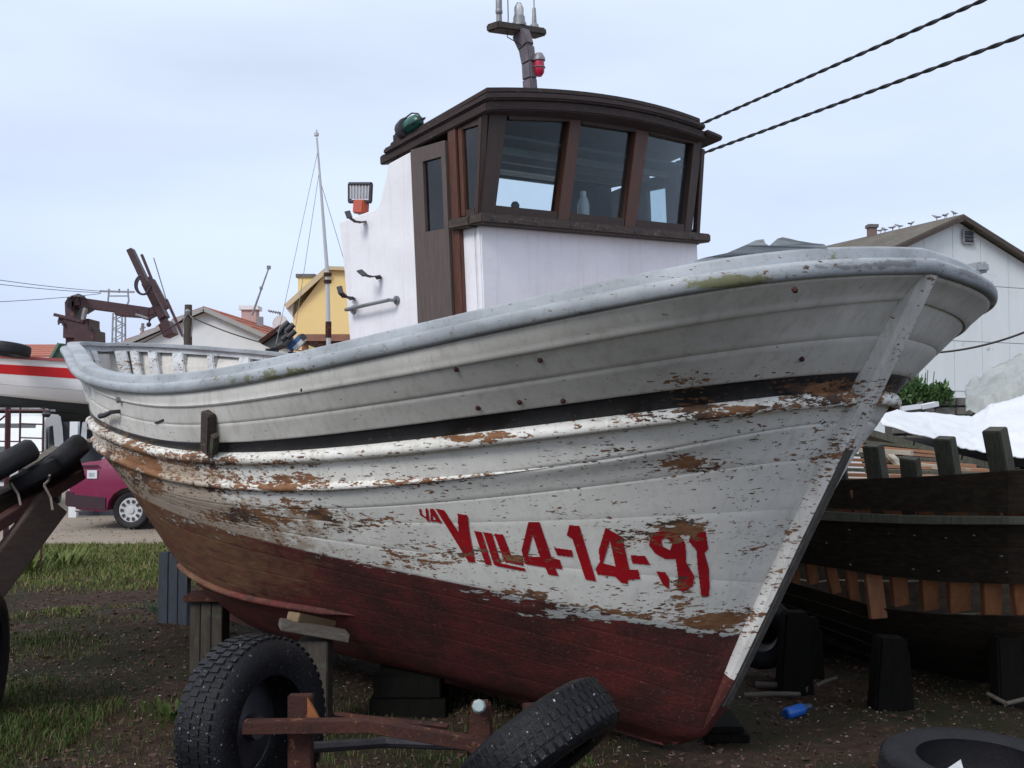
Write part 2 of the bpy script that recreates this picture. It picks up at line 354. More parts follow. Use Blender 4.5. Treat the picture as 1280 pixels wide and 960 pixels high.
def hull(ts, v):
    """points of the starboard shell at parameters ts, level v -> (n,3) in the boat frame"""
    c = ctrl(v); Bm = basis(np.asarray(ts, float)); r = Bm @ c.T
    return np.stack([r[:, 0], r[:, 1], r[:, 2]], 1)
def hull_n(ts, v):
    ts = np.asarray(ts, float); e = 2e-3
    a = hull(np.clip(ts+e, 0, 1), v) - hull(np.clip(ts-e, 0, 1), v); b = hull(ts, min(v+.03, 9)) - hull(ts, max(v-.03, 0))
    n = np.cross(b, a); n /= np.linalg.norm(n, axis=1)[:, None] + 1e-12
    s = np.sign((n[:, 1]).mean()) or 1
    return n * s
def tgrid(n, a=0.0, b=1.0):
    # finer towards the two ends where the plan curve turns fast
    x = np.linspace(0, 1, n); x = x + .0*x
    return a + (b-a)*x

# --- regional wear, rust and moss, placed where the boat shows them (attributes of the planking itself)
BM = np.array(BOATM)
def pix_np(pts):
    w = pts @ BM[:3, :3].T + BM[:3, 3]; d = w - np.array([0, 0, EYE]); c, s = math.cos(PITCH), math.sin(PITCH)
    z = d[:, 1]*c + d[:, 2]*s; u = -d[:, 1]*s + d[:, 2]*c
    return CX + F_PX*d[:, 0]/z, CY - F_PX*u/z
WEAR = [(190,600,90,45,.22),(330,620,120,30,.15), # px,py,rx,ry,amount
 (848,478,60,9,.80),(958,468,42,8,.72),(1000,486,80,8,.95),(880,500,40,12,.7),(1060,480,40,12,.6),(845,477,60,18,.2),
 (600,548,60,5,.5),(730,535,130,5,.5),(620,545,25,6,.5),(840,520,120,6,.45),(960,508,60,6,.5),(1030,500,50,6,.4),
 (560,580,260,14,.30),(760,560,200,16,.32),(860,582,40,9,.62),(1045,520,40,40,.28),(1045,560,35,50,.25),(985,640,60,80,.22),
 (990,720,60,60,.30),(940,690,26,8,.75),(940,620,20,9,.5),(880,520,90,14,.30),(900,560,160,30,.18),(540,620,80,8,.35),
 (835,668,60,14,.60),(845,655,45,10,.4),(870,660,25,10,.3),(775,715,35,10,.30),(770,730,22,6,.5),(845,735,40,14,.45),(860,720,22,22,.35),(775,680,26,22,.35),(870,745,26,8,.4),
 (560,700,110,18,.30),(640,745,90,10,.35),(500,690,60,16,.3),(760,765,120,12,.6),(880,775,70,14,.95),(905,790,40,12,.8),(660,740,80,10,.4),
 (690,640,60,22,.22),(575,700,60,12,.25),(650,700,30,8,.5),(740,770,160,8,.5),
 (330,600,120,14,.35),(240,600,80,22,.45),(330,636,70,18,.60),(430,655,50,12,.60),(410,650,90,14,.35),(200,590,60,40,.4),(300,650,120,22,.25),
 (150,560,40,40,.35),(250,575,120,8,.35),(120,540,20,40,.3),(520,600,200,8,.35),(380,608,160,9,.4),(480,490,40,5,.3),(380,488,8,6,.7),(415,492,25,5,.5)] + [(x, y, 42, 8, .42) for x, y in ((240,652),(300,667),(350,682),(400,695),(460,707),(520,721),(589,737),(650,750),(718,763),(790,773),(852,781))] + [(x, y, 120, 30, .10) for x, y in ((400,640),(560,680),(700,640),(860,640),(950,600))]
RUSTB = [(400,720,130,50,.45),(540,765,110,45,.30),(280,710,80,40,.3),(150,600,60,60,.75),(230,640,90,40,.6),(180,640,60,60,.8),(230,700,80,50,.75),(330,650,110,30,.40),(330,720,90,40,.45),(240,590,70,25,.5),(330,585,70,12,.35),(120,540,30,40,.4),(420,650,60,20,.3),(600,547,25,8,.4),(850,560,60,60,.1),(1060,333,70,6,.75),(1130,328,40,8,.6),(1200,345,40,12,.8),(1235,365,15,12,.6)]
MOSSB = [(700,400,120,9,.32),(480,432,80,9,.4),(1010,322,70,9,.5),(900,350,110,10,.35),(340,470,90,10,.3),(370,468,60,14,.55),(440,450,60,12,.5),(890,356,60,8,.75),(930,350,50,6,.6),(1050,322,40,8,.5),(300,478,60,10,.4),(230,470,60,14,.25),(1120,318,30,8,.3),(600,410,80,10,.15),(980,340,40,8,.3),(720,398,60,6,.3),(560,420,60,8,.3),(1190,335,40,8,.35)]
def blobs(pts, L, base):
    q = pts.copy(); q[:, 1] = np.abs(q[:, 1]); x, y = pix_np(q); r = np.full(len(pts), base, float)
    for (a, b, rx, ry, k) in L: r += k*np.exp(-((x-a)/rx)**2 - ((y-b)/ry)**2)
    return np.clip(r, 0, 1.1)
def set_attrs(o, wbase=.12, rbase=0.0, k=1.0):
    me = o.data; n = len(me.vertices); co = np.empty(n*3); me.vertices.foreach_get('co', co); co = co.reshape(-1, 3)
    for nm, L, b in (('wear', WEAR, wbase), ('rust', RUSTB, rbase), ('moss', MOSSB, 0.0)):
        a = me.attributes.new(nm, 'FLOAT', 'POINT'); a.data.foreach_set('value', blobs(co, L, b).astype(np.float32)*k)
def grid_mesh(name, rows, mat, parent, smooth=True, flip=False, closed=False):
    """rows: list of (n,3) arrays -> sheet or closed strip; quads built fast"""
    m = len(rows); n = len(rows[0]); V = np.concatenate(rows); F = []
    for i in range(m if closed else m-1):
        j = (i+1) % m; a = np.arange(n-1) + i*n; b = np.arange(n-1) + j*n
        q = np.stack([a, a+1, b+1, b], 1); F.append(q[:, ::-1] if flip else q)
    F = np.concatenate(F)
    me = bpy.data.meshes.new(name); me.from_pydata(V.tolist(), [], F.tolist())
    if smooth:
        me.polygons.foreach_set('use_smooth', [True]*len(me.polygons))
        try: me.set_sharp_from_angle(angle=R(50))
        except Exception: pass
    if mat: me.materials.append(mat)
    o = bpy.data.objects.new(name, me); COL.objects.link(o); o.parent = parent; WM[o.name] = WM[parent.name]
    return o

boat = thing('fishing_boat', (0,0,0), 'old wooden fishing boat with peeling white and red hull and white wheelhouse, propped on blocks', 'fishing boat', mat4=BOATM)
NT = 300
def strip_rows(v0, v1, nv, ts, off=0.0, thick=.028, groove=.005, lip=.0):
    rows = []; groove = .004 if v1 < 5.1 else (.0016 if v1 < 6.5 else .001); vs = [v0] + list(np.linspace(v0, v1, nv)[1:-1]) + [v1]
    h = max(.02, float(np.abs(hull(ts, v0)[:, 2]-hull(ts, v1)[:, 2]).mean())); e = (v1-v0)*min(.25, .007/h)
    seq = [(v0+.0005, off-groove), (v0+e, off)] + [(v, off) for v in vs[1:-1]] + [(v1-e, off+lip), (v1-.0005, off-groove+lip)]
    for v, o_ in seq: rows.append(hull(ts, v) + hull_n(ts, v)*o_)
    for v, o_ in ((v1-.0005, off-thick), (v0+.0005, off-thick)): rows.append(hull(ts, v) + hull_n(ts, v)*o_)
    return rows
PLANKS = [(0,1,5,.010,M_BULW),(1,1.5,5,.002,M_BULW),(1.5,2.02,5,.001,M_BULW),(2.02,3,5,-.006,M_BLACK),(3,4,5,.002,M_HULLW),(4,5,5,.002,M_HULLW),
 (5,5.34,5,.0,M_HULLW),(5.34,5.67,5,.0,M_HULLW),(5.67,6,5,.0,M_HULLW),(6,6.25,5,0,M_BOOT),(6.25,6.5,5,0,M_BOOT),(6.5,6.75,5,0,M_BOOT),(6.75,7,5,0,M_BOOT),
 (7,7.5,5,0,M_BOOT),(7.5,8,5,0,M_BOOT),(8,8.5,4,0,M_BOOT),(8.5,9,4,0,M_BOOT)]
def mirror(rows): return [r*np.array([1, -1, 1]) for r in rows]
for side in (1, -1):
    for (v0, v1, nv, off, mt) in PLANKS:
        ts = tgrid(NT if side == 1 else 160, .004, .9995)
        rows = strip_rows(v0, v1, nv + (3 if side == 1 else 0), ts, off, lip=.004 if v0 == 0 else 0)
        if side < 0: rows = mirror(rows)
        o = grid_mesh('hull_plank', rows, mt, boat, flip=(side < 0), closed=True)
        set_attrs(o, wbase=.10 if v1 <= 2 else (.22 if v1 <= 6 else .12))

# stem and keel timber
def sweep(name, path, prof, mat, parent, smooth=False):
    """path: list of (point, outward, up) ; prof: list of (out, up) closed"""
    rows = [];
    for (a, b) in prof: rows.append(np.array([np.array(p) + np.array(o_)*a + np.array(u_)*b for p, o_, u_ in path]))
    return grid_mesh(name, rows, mat, parent, smooth=smooth, closed=True)
stem_pts = [(-.035,2.33),(.02,2.228),(.16,1.965),(.405,1.509),(.626,1.103),(.808,.765),(1.0,.412),(1.085,.272),(1.196,.134),(1.363,.03)]
def mitre(pts, depth):
    out = []
    for i, (s, h) in enumerate(pts):
        a = pts[max(i-1, 0)]; b = pts[min(i+1, len(pts)-1)]; d = Vector((b[0]-a[0], 0, b[1]-a[1])).normalized()
        n = Vector((d.z, 0, -d.x));  n = -n if n.x < 0 else n
        out.append((Vector((s, 0, h)), n))
    return out
def dense(pts, k=6):
    o = []
    for i in range(len(pts)-1):
        p0 = np.array(pts[max(i-1,0)]); p1 = np.array(pts[i]); p2 = np.array(pts[i+1]); p3 = np.array(pts[min(i+2,len(pts)-1)])
        for f in np.arange(k)/k: o.append(tuple(.5*((2*p1)+(-p0+p2)*f+(2*p0-5*p1+4*p2-p3)*f*f+(-p0+3*p1-3*p2+p3)*f**3)))
    return o + [tuple(pts[-1])]
def stem_piece(name, pts, w, d0, d1, mat, wb):
    st = mitre(dense(pts), .1)
    ch = .012
    prof = [(-w, d1), (-w, d0+ch*1.6), (-w+ch, d0), (w-ch, d0), (w, d0+ch*1.6), (w, d1)]
    rows = [np.array([list(p + n*b + Vector((0, a, 0))) for p, n in st]) for a, b in prof]
    o = grid_mesh(name, rows, mat, boat, smooth=False, closed=True); set_attrs(o, wbase=wb)
    # end caps
    return o
M_STEM = paint_mat('white_stem_paint', (.74, .73, .71), (.60, .60, .58), -.02, dirt_amt=.7)
stem_piece('stem_post', stem_pts[1:7], .054, -.006, .26, M_STEM, .26)
stem_piece('forefoot', stem_pts[6:], .054, -.006, .26, M_BOOT, .1)
M_TARGREY = pm('bare_weathered_timber', (.13, .12, .11), (.045, .04, .038), 5, .85, .006, (6, 6, 3))
stem_piece('stem_facing', stem_pts[1:4], .040, -.016, -.0065, M_STEM, .5)
stem_piece('stem_facing', stem_pts[3:8], .036, -.014, -.0065, M_TARGREY, .5)
mb = MB(); mb.hexa([(1.42,-.05,.012),(6.0,-.05,.03),(6.0,.05,.03),(1.42,.05,.012),(1.5,-.05,.14),(6.1,-.05,.2),(6.1,.05,.2),(1.5,.05,.14)])
k = mb.build('keel', M_BOOT, boat, local=True); set_attrs(k, .1)
mb = MB(); SP = [(8.27,2.22),(8.22,2.05),(8.01,1.785),(7.94,1.596),(7.86,1.43),(7.76,1.32),(7.52,1.05),(6.82,.60),(6.32,.36),(6.0,.05)]
mbl = MB()
for i in range(len(SP)-1): (mb if i < 6 else mbl).bar((SP[i][0],0,SP[i][1]), (SP[i+1][0],0,SP[i+1][1]), .11, .10, up=(1,0,0))
k = mbl.build('stern_heel', M_BOOT, boat, local=True); set_attrs(k, .1, .4)
k = mb.build('stern_post', M_BULW, boat, local=True); set_attrs(k, .1)

# rub strakes: half-round timbers along levels 3 and 4
def rub(v, r, up, side, t0=.004, t1=.9995, mat=M_STRAKE, fade=None, nm='rub_strake', wb=.42, n=NT):
    ts = tgrid(n, t0, t1); P0 = hull(ts, v); Nn = hull_n(ts, v); rows = []
    Nn = Nn*np.array([1, 1, .35]); Nn /= np.linalg.norm(Nn, axis=1)[:, None]
    rr = np.full(len(ts), r)
    if fade is not None: rr = r*np.clip((ts-t0)/fade, .02, 1)
    for a in np.linspace(-100, 100, 9):
        rows.append(P0 + Nn*(rr*math.cos(R(a)))[:, None] + np.array([0, 0, 1])*(up*rr/r*math.sin(R(a)))[:, None])
    if side < 0: rows = mirror(rows)
    o = grid_mesh(nm, rows, mat, boat, closed=True); set_attrs(o, wbase=wb); return o
for side in (1, -1):
    rub(3.0, .040, .034, side)
    rub(4.0, .034, .024, side, t0=.20, fade=.14)
    rub(6.9, .030, .022, side, t0=.34, t1=.62, mat=M_BOOT, fade=.03, nm='bilge_keel', wb=.1, n=80)

# rail: rounded outer moulding + cap board
rail_path = tgrid(NT, .0, 1.0)
def railstrip(nm, prof, side, mat, wb=.2, t0=0.0, t1=1.0, n=NT):
    ts = tgrid(n, t0, t1); P0 = hull(ts, 0); a = hull(np.clip(ts+2e-3, 0, 1), 0)-hull(np.clip(ts-2e-3, 0, 1), 0)
    on = np.stack([-a[:, 1], a[:, 0], np.zeros(len(ts))], 1); on /= np.linalg.norm(on, axis=1)[:, None]
    mid = np.array([4.4, 0, 0]); s = np.sign(((P0-mid)*on).sum(1)); on *= s[:, None]
    sc = 1 - .28*np.clip((P0[:, 0]-3.8)/1.6, 0, 1); rows = [P0 + on*x + np.array([0, 0, 1])*(z*sc)[:, None] for x, z in prof]
    for r in rows: r[:, 1] = np.maximum(r[:, 1], 0)
    if side < 0: rows = mirror(rows)
    o = grid_mesh(nm, rows, mat, boat, closed=True); set_attrs(o, wbase=wb); return o
PR1 = [(-.05,-.002),(.020,-.003),(.030,.002),(.037,.012),(.040,.030),(.038,.046),(.031,.058),(.022,.0615),(-.05,.0622)]
PR2 = [(-.012,.0624),(-.016,.100),(-.021,.108),(-.032,.111),(-.11,.112),(-.118,.108),(-.120,.09),(-.120,.0624)]
PR3 = [(-.045,-.006),(-.045,.062),(-.085,.062),(-.085,-.006)]
for side in (1, -1):
    railstrip('rub_rail', PR1, side, M_RAIL, .30); railstrip('rail_cap', PR2, side, M_RAIL, .25)
    railstrip('beam_shelf', PR3, side, M_INNER, .30)
# worn block on the port rail just past the stem head
mb = MB(); q = hull(np.array([.075]), 0)[0]; mb.bar((q[0]-.02, -q[1]+.09, q[2]+.16), (q[0]+.10, -q[1]+.03, q[2]+.155), .07, .05); o = mb.build('rail_block', M_RAIL, boat, local=True, bevel=.012); set_attrs(o, .5)

# frames (stanchions) inside the bulwark, waterway ledge and deck
for side in (1, -1):
    tl = [.42,.47,.52,.565,.61,.65,.69,.725,.76,.79,.82,.85,.88,.91,.935,.955,.972]
    for t in tl:
        ts = np.array([t]); dt = .0
        top = hull(ts, -.0)[0]; bot = hull(ts, 2.35)[0]; n0 = hull_n(ts, .2)[0]; n1 = hull_n(ts, 2.2)[0]
        tg = (hull(ts+2e-3, 0)[0]-hull(ts-2e-3, 0)[0]); tg[2] = 0; tg /= np.linalg.norm(tg)
        w = .052 + .012*math.sin(t*91)
        c = []
        for p, n in ((bot, n1), (top, n0)):
            n = n.copy(); n[2] = 0; n /= np.linalg.norm(n)
            for (a, b) in ((-w, -.028), (w, -.028), (w, -.115), (-w, -.115)): c.append(p + tg*a + n*b)
        c = [np.array([q[0], q[1]*side, q[2]]) for q in c]
        o = MB().hexa(c).build('frame_timber', M_INNER, boat, local=True, bevel=.008); set_attrs(o, .30 + .35*random.random(), .25*random.random())
    ts = tgrid(120, .45, .985)
    rows = []
    for x, z in ((-.02, 0), (-.16, .0), (-.16, -.05), (-.02, -.05)):
        p = hull(ts, 2.25); n = hull_n(ts, 2.2)*np.array([1, 1, 0]); n /= np.linalg.norm(n, axis=1)[:, None]; rows.append(p + n*x + np.array([0, 0, z]))
    for r in rows: r[:, 1] = np.maximum(r[:, 1], .0)
    if side < 0: rows = mirror(rows)
    o = grid_mesh('waterway_board', rows, M_INNER, boat, closed=True, smooth=False); set_attrs(o, .3)
M_DECK = pm('red_deck_paint', (.20, .022, .018), (.10, .02, .018), 3, .65, .003, (2, 10, 2))
ts = tgrid(120, .12, .98); e_ = hull(ts, 2.35); e_[:, 1] *= np.interp(e_[:, 0], [0, 2.5, 4], [.70, .84, 1.0])
for k in range(10):    # deck planks run fore and aft
    f0, f1 = -1 + k*.2, -1 + (k+1)*.2 - .006
    rows = [np.stack([e_[:, 0], e_[:, 1]*f*.90, e_[:, 2] - .0 + .03*(1-f*f)], 1) for f in (f0, f1)] + [np.stack([e_[:, 0], e_[:, 1]*f*.90, e_[:, 2] - .04], 1) for f in (f1, f0)]
    grid_mesh('deck_plank', rows, M_DECK, boat, closed=True, smooth=False)

# fairlead board on the starboard bow rail (H from the traced outline)
def bpix(S0, px, py, y):
    """point of the boat at local y seen at (px,py)"""
    x = np.array([2.0, 2.3])
    for _ in range(25):
        f = lambda q: np.array(pix(bw(q[0], y, q[1]))) - np.array([px, py])
        r = f(x); J = np.array([(f(x+[1e-4, 0])-r)/1e-4, (f(x+[0, 1e-4])-r)/1e-4]).T; x = x - np.linalg.solve(J, r)
    return x
outl = [(866,334),(868,326),(880,322),(909,316),(930,307),(945,300),(955,298.5),(957,304),(962,307),(972,298),(979,296),(1000,301),(1018,304),(1031,305),(1034,310),(1034,322),(960,330)]
tt_ = np.linspace(.01, .6, 900); cp_ = hull(tt_, 0) + np.array([0, 0, .112]); cp_[:, 1] -= .06; cx_, cy_ = pix_np(cp_); fl = []
for (a, b) in outl:
    q = [float(np.interp(a, cx_[::-1], cp_[::-1, i])) for i in range(3)]; yy = float(np.interp(a, cx_[::-1], cy_[::-1])); w = BOATM @ Vector(q)
    fl.append((q[0], q[1], max(q[2]-.02, q[2] + (yy-b)*w.y/F_PX)))
mb = MB(); mb.prism([Vector(p) for p in fl], (.03, -.05, 0)); o = mb.build('fairlead_board', M_RAIL, boat, local=True, bevel=.006); set_attrs(o, .2)

# bow hull fittings on the side: fender post, bolts, hooks
def on_hull(px, py):
    """nearest hull point under a pixel: returns (point, normal) in the boat frame"""
    best = None
    tt = np.linspace(.002, .93, 500)
    for v in np.linspace(0, 9, 91):
        p = hull(tt, v); x, y = pix_np(p); d = (x-px)**2 + (y-py)**2; i = int(d.argmin())
        w = bw(*p[i])
        if best is None or d[i] < best[0] - 1e-6: best = (d[i], tt[i], v, p[i])
    n = hull_n([best[1]], best[2])[0]
    return Vector(best[3]), Vector(n)
a, na = on_hull(267, 516); b, nb = on_hull(268, 562)
mb = MB(); mb.bar(a + na*.025, b + nb*.045, .075, .05, up=tuple(na)); o = mb.build('fender_post', M_SILL, boat, local=True, bevel=.006)
mb = MB(); mb.bar(a + na*.02 + Vector((-.055,0,-.12)), b + nb*.04 + Vector((-.055,0,.0)), .03, .035, up=tuple(na)); mb.build('fender_cheek', M_TIMBER, boat, local=True)
for (x, y) in ((572,463),(675,450),(597,510),(706,500),(648,503),(380,488),(985,343),(1000,449)):
    a, na = on_hull(x, y)
    if (x, y) == (985,343): a = a + na*.05
    mb = MB(); mb.lathe(a - na*.004, na, [(0,.011),(.012,.011),(.018,.006)], 10); mb.build('bolt_head', M_RUST, boat, local=True, smooth=True)
a, na = on_hull(150, 516); b, nb = on_hull(136, 514)
mb = MB(); mb.tube([a, a + na*.06, a*.4 + b*.6 + na*.05 + Vector((0,0,-.02)), b + nb*.055 + Vector((0,0,-.03))], [.012,.013,.016,.018], 8); mb.build('mooring_hook', M_DARKMET, boat, local=True, smooth=True)
a, na = on_hull(152, 499); mb = MB(); mb.lathe(a, na, [(0,.02),(.03,.02),(.034,.012)], 10); mb.build('hull_outlet', M_STEEL, boat, local=True, smooth=True)
a, na = on_hull(205, 524); b, nb = on_hull(196, 529)
mb = MB(); mb.tube([a+na*.004, b+nb*.006], .006, 6); mb.build('paint_split', M_DARKMET, boat, local=True)
# hawse hole with dark rim near the stem on the far bow
mb = MB()
p = hull(np.array([.10]), 1.9)[0]; n = hull_n(np.array([.10]), 1.9)[0]

# --- registration lettering: flat print lying 1.5 mm on the planking
hv = [hull(tgrid(220, .01, .6), v) for v in np.linspace(4.8, 6.2, 36)]
VV = np.concatenate(hv); n_ = 220; FF = [(i*n_+k, i*n_+k+1, (i+1)*n_+k+1, (i+1)*n_+k) for i in range(35) for k in range(n_-1)]
VW = (VV @ BM[:3, :3].T + BM[:3, 3]); bvh = BVHTree.FromPolygons([tuple(v) for v in VW], FF)
A = lambda L: [(510+x*.15625, 620+y*.15625) for x, y in L]
B_ = lambda L: [(700+x*.15625, 620+y*.15625) for x, y in L]
GLY = [
 ('letter', A([(88,100),(108,98),(112,140),(148,168),(140,98),(160,96),(174,200),(155,198),(151,182),(100,150)]), None),
 ('letter', A([(178,98),(205,98),(275,215),(258,215),(235,202),(185,202)]), A([(203,150),(226,188),(200,186)])),
 ('letter', A([(222,97),(290,110),(408,290),(398,138),(478,150),(495,300),(540,530),(485,522)]), None),
 ('letter', A([(530,275),(590,285),(672,550),(622,545)]), None),
 ('letter', A([(602,285),(672,295),(745,535),(935,575),(945,600),(720,560),(690,548)]), None),
 ('letter', A([(690,298),(762,305),(835,495),(910,482),(925,555),(775,522)]), None),
 ('digit', A([(965,205),(1052,205),(1150,490),(1215,508),(1235,580),(1180,578),(1205,638),(1125,625),(1098,568),(938,540),(910,430)]), A([(998,305),(1058,485),(958,478)])),
 ('dash', A([(1170,410),(1311,430),(1321,485),(1195,470)]), None),
 ('digit', B_([(75,230),(155,235),(290,680),(205,665),(100,340),(55,310)]), None),
 ('digit', B_([(365,250),(490,320),(500,330),(555,585),(625,585),(640,660),(540,670),(545,700),(490,690),(440,640),(300,625),(285,580),(320,520),(310,430)]), B_([(400,350),(445,560),(345,535)])),
 ('dash', B_([(565,470),(680,475),(722,548),(580,535)]), None),
 ('digit', B_([(712,390),(722,330),(760,285),(860,268),(950,305),(1000,370),(1010,470),(1005,520),(1075,640),(1060,720),(980,765),(930,730),(945,650),(925,500),(840,500),(760,455)]), B_([(810,350),(850,330),(900,370),(880,430),(820,400)])),
 ('digit', B_([(770,600),(840,605),(875,660),(875,745),(820,700)]), None),
 ('digit', B_([(1055,270),(1165,280),(1185,420),(1155,450),(1190,580),(1195,720),(1190,800),(1130,800),(1100,560),(1090,430),(1030,360)]), None)]
def inpoly(X, Y, poly):
    r = np.zeros(X.shape, bool); n = len(poly)
    for i in range(n):
        x0, y0 = poly[i]; x1, y1 = poly[(i+1) % n]
        c = ((y0 > Y) != (y1 > Y)); xx = (x1-x0)*(Y-y0)/((y1-y0) if y1 != y0 else 1e-9) + x0; r ^= c & (X < xx)
    return r
Minv = BOATM.inverted(); Rinv = Minv.to_3x3(); cam_o = Vector((0, 0, EYE))
reg = None
for nm, poly, hole in GLY:
    xs = [q[0] for q in poly]; ys = [q[1] for q in poly]; st = .7
    gx = np.arange(min(xs)-st, max(xs)+2*st, st); gy = np.arange(min(ys)-st, max(ys)+2*st, st)
    X, Y = np.meshgrid((gx[:-1]+gx[1:])/2, (gy[:-1]+gy[1:])/2)
    keep = inpoly(X, Y, poly)
    if hole: keep &= ~inpoly(X, Y, hole)
    idx = {}; vs = []; fs = []
    def vert(i, j):
        if (i, j) in idx: return idx[(i, j)]
        d = (P(gx[j], gy[i], 1.0) - cam_o).normalized(); h, nn, fi, _ = bvh.ray_cast(cam_o, d)
        if h is None: idx[(i, j)] = None; return None
        if nn.dot(d) > 0: nn = -nn
        q = h + nn*.0032; idx[(i, j)] = len(vs); vs.append(tuple(Minv @ q)); return idx[(i, j)]
    for i, j in zip(*np.nonzero(keep)):
        q = [vert(i, j), vert(i+1, j), vert(i+1, j+1), vert(i, j+1)]
        if None not in q: fs.append(tuple(q))
    mb = MB(); mb.v = vs; mb.f = fs
    if fs:
        o = mb.build('painted_' + nm, M_TEXT, boat, smooth=True, local=True); set_attrs(o, .36)

# ------------------------------------------------------------------ wheelhouse (own frame, rolled 2 degrees against the hull)
PH = R(2.0)
def wh(S, y, H):
    Bp = -y; b = Bp*math.cos(PH) - (H-2.3)*math.sin(PH); h = 2.3 + Bp*math.sin(PH) + (H-2.3)*math.cos(PH)
    return Vector((S, -b, h))
def wbox(mb, S0, S1, y0, y1, H0, H1, S0t=None, S1t=None):
    S0t = S0 if S0t is None else S0t; S1t = S1 if S1t is None else S1t
    return mb.hexa([wh(S0,y0,H0),wh(S1,y0,H0),wh(S1,y1,H0),wh(S0,y1,H0),wh(S0t,y0,H1),wh(S1t,y0,H1),wh(S1t,y1,H1),wh(S0t,y1,H1)])
CAS = [(2.275,1.9),(2.275,3.03),(2.47,3.0),(2.49,2.94),(2.53,2.86),(2.56,2.80),(2.60,2.783),(2.93,2.760),(2.932,2.74),(2.905,2.50),(2.885,2.2),(2.87,1.9)]
mb = MB()
wbox(mb, 1.815, 1.85, -.849, .849, 1.9, 2.60)                      # front wall
for s in (1, -1):
    mb.add([], [])
    wbox(mb, 1.852, 1.975, min(s*.849, s*.815), max(s*.849, s*.815), 1.9, 2.60)
    mb.prism([wh(a, s*.880, b) for a, b in CAS], wh(0, s*.85, 0) - wh(0, s*.88, 0))
wbox(mb, 2.86, 2.89, -.85, .85, 1.9, 2.74)                          # aft wall of the casing
wbox(mb, 2.50, 2.92, -.85, .85, 2.735, 2.765)                       # casing top
mb2 = MB()
wall = mb.build('wheelhouse', M_WHITE, boat, local=True, bevel=.006); set_attrs(wall, .0)
# interior: aft bulkhead with an opening, pale lining, shelves, floor
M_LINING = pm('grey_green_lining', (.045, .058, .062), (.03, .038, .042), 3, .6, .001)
mb = MB()
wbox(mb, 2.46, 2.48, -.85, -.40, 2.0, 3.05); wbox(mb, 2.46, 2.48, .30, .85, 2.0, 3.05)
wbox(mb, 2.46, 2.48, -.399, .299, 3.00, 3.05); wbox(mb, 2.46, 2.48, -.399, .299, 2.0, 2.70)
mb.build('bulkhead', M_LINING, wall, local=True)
mb = MB(); wbox(mb, 1.86, 2.45, -.81, .81, 2.60, 2.63); mb.build('chart_shelf', M_RWOOD, wall, local=True)
for h in (3.012,):
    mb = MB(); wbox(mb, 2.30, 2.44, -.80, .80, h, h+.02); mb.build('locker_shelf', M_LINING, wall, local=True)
mb = MB(); mb.lathe(wh(1.90, .53, 2.63), wh(0,0,1)-wh(0,0,0), [(0,.012),(.07,.008),(.085,.02),(.105,.022),(.12,.012)], 10); mb.build('control_lever', M_DARKMET, wall, local=True, smooth=True)
# sill
mb = MB(); wbox(mb, 1.735, 1.83, -.875, .905, 2.600, 2.650)
wbox(mb, 1.832, 1.985, .845, .905, 2.596, 2.646); wbox(mb, 1.832, 2.30, -.905, -.845, 2.600, 2.650)
mb.build('window_sill', M_SILL, wall, local=True, bevel=.008)
for y in (.84,.72,.55,.30,.05,-.2,-.45,-.7):
    mb = MB(); mb.lathe(wh(1.737, y, 2.625), (-1,0,0), [(0,.012),(.006,.01)], 8); mb.build('sill_bolt', M_DARKMET, wall, local=True)
def camber(y, w=.9): return .082*(1 - ((y+.25)/1.15)**2)
# front window frame: openings traced, leaning forward at the top
SB, ST_ = 1.795, 1.745
def fr(y, H): 
    f = (H-2.65)/(3.19-2.65); return wh(SB + (ST_-SB)*f, y, H)
def quadbar(mb, pts, depth=.05):
    a = [fr(*p) for p in pts]; b = [p + Vector((depth, 0, 0)) for p in a]; return mb.hexa(a + b)
tops = [(.815,3.10),(.69,3.112),(.264,3.155),(.175,3.154),(-.251,3.164),(-.366,3.169),(-.760,3.160),(-.845,3.13)]
bots = [(.86,2.652),(.765,2.70),(.343,2.702),(.25,2.702),(-.175,2.702),(-.275,2.70),(-.70,2.70),(-.775,2.652)]
posts = [(0,1),(2,3),(4,5),(6,7)]
for i, (a, b) in enumerate(posts):
    mb = MB(); quadbar(mb, [(bots[a][0], 2.652), (bots[b][0], 2.652), (tops[b][0], 3.185), (tops[a][0], 3.185)], .06)
    mb.build('window_post', M_RWOOD if i in (1, 2) else M_DWOOD, wall, local=True, bevel=.005)
for (a, b) in ((1, 2), (3, 4), (5, 6)):
    mb = MB(); quadbar(mb, [(bots[a][0], 2.652), (bots[b][0], 2.652), (bots[b][0], 2.699), (bots[a][0], 2.699)], .045)
    mb.build('window_rail', M_DWOOD, wall, local=True)
    mb = MB(); quadbar(mb, [(tops[a][0], tops[a][1]), (tops[b][0], tops[b][1]), (tops[b][0], 3.19+camber(tops[b][0])*.35), (tops[a][0], 3.19+camber(tops[a][0])*.35)], .045)
    mb.build('window_header', M_DWOOD, wall, local=True)
    q = [(bots[a][0]-.0, 2.695), (bots[b][0], 2.695), (tops[b][0], tops[b][1]+.01), (tops[a][0], tops[a][1]+.01)]
    mb = MB(); pp = [fr(*p) + Vector((.028, 0, 0)) for p in q]; mb.hexa(pp + [p + Vector((.004, 0, 0)) for p in pp]); mb.build('window_pane', M_GLASS, wall, local=True)
mb = MB()
for z in range(1): quadbar(mb, [(.80, 3.165), (-.80, 3.165), (-.80, 3.22), (.80, 3.22)], .05)
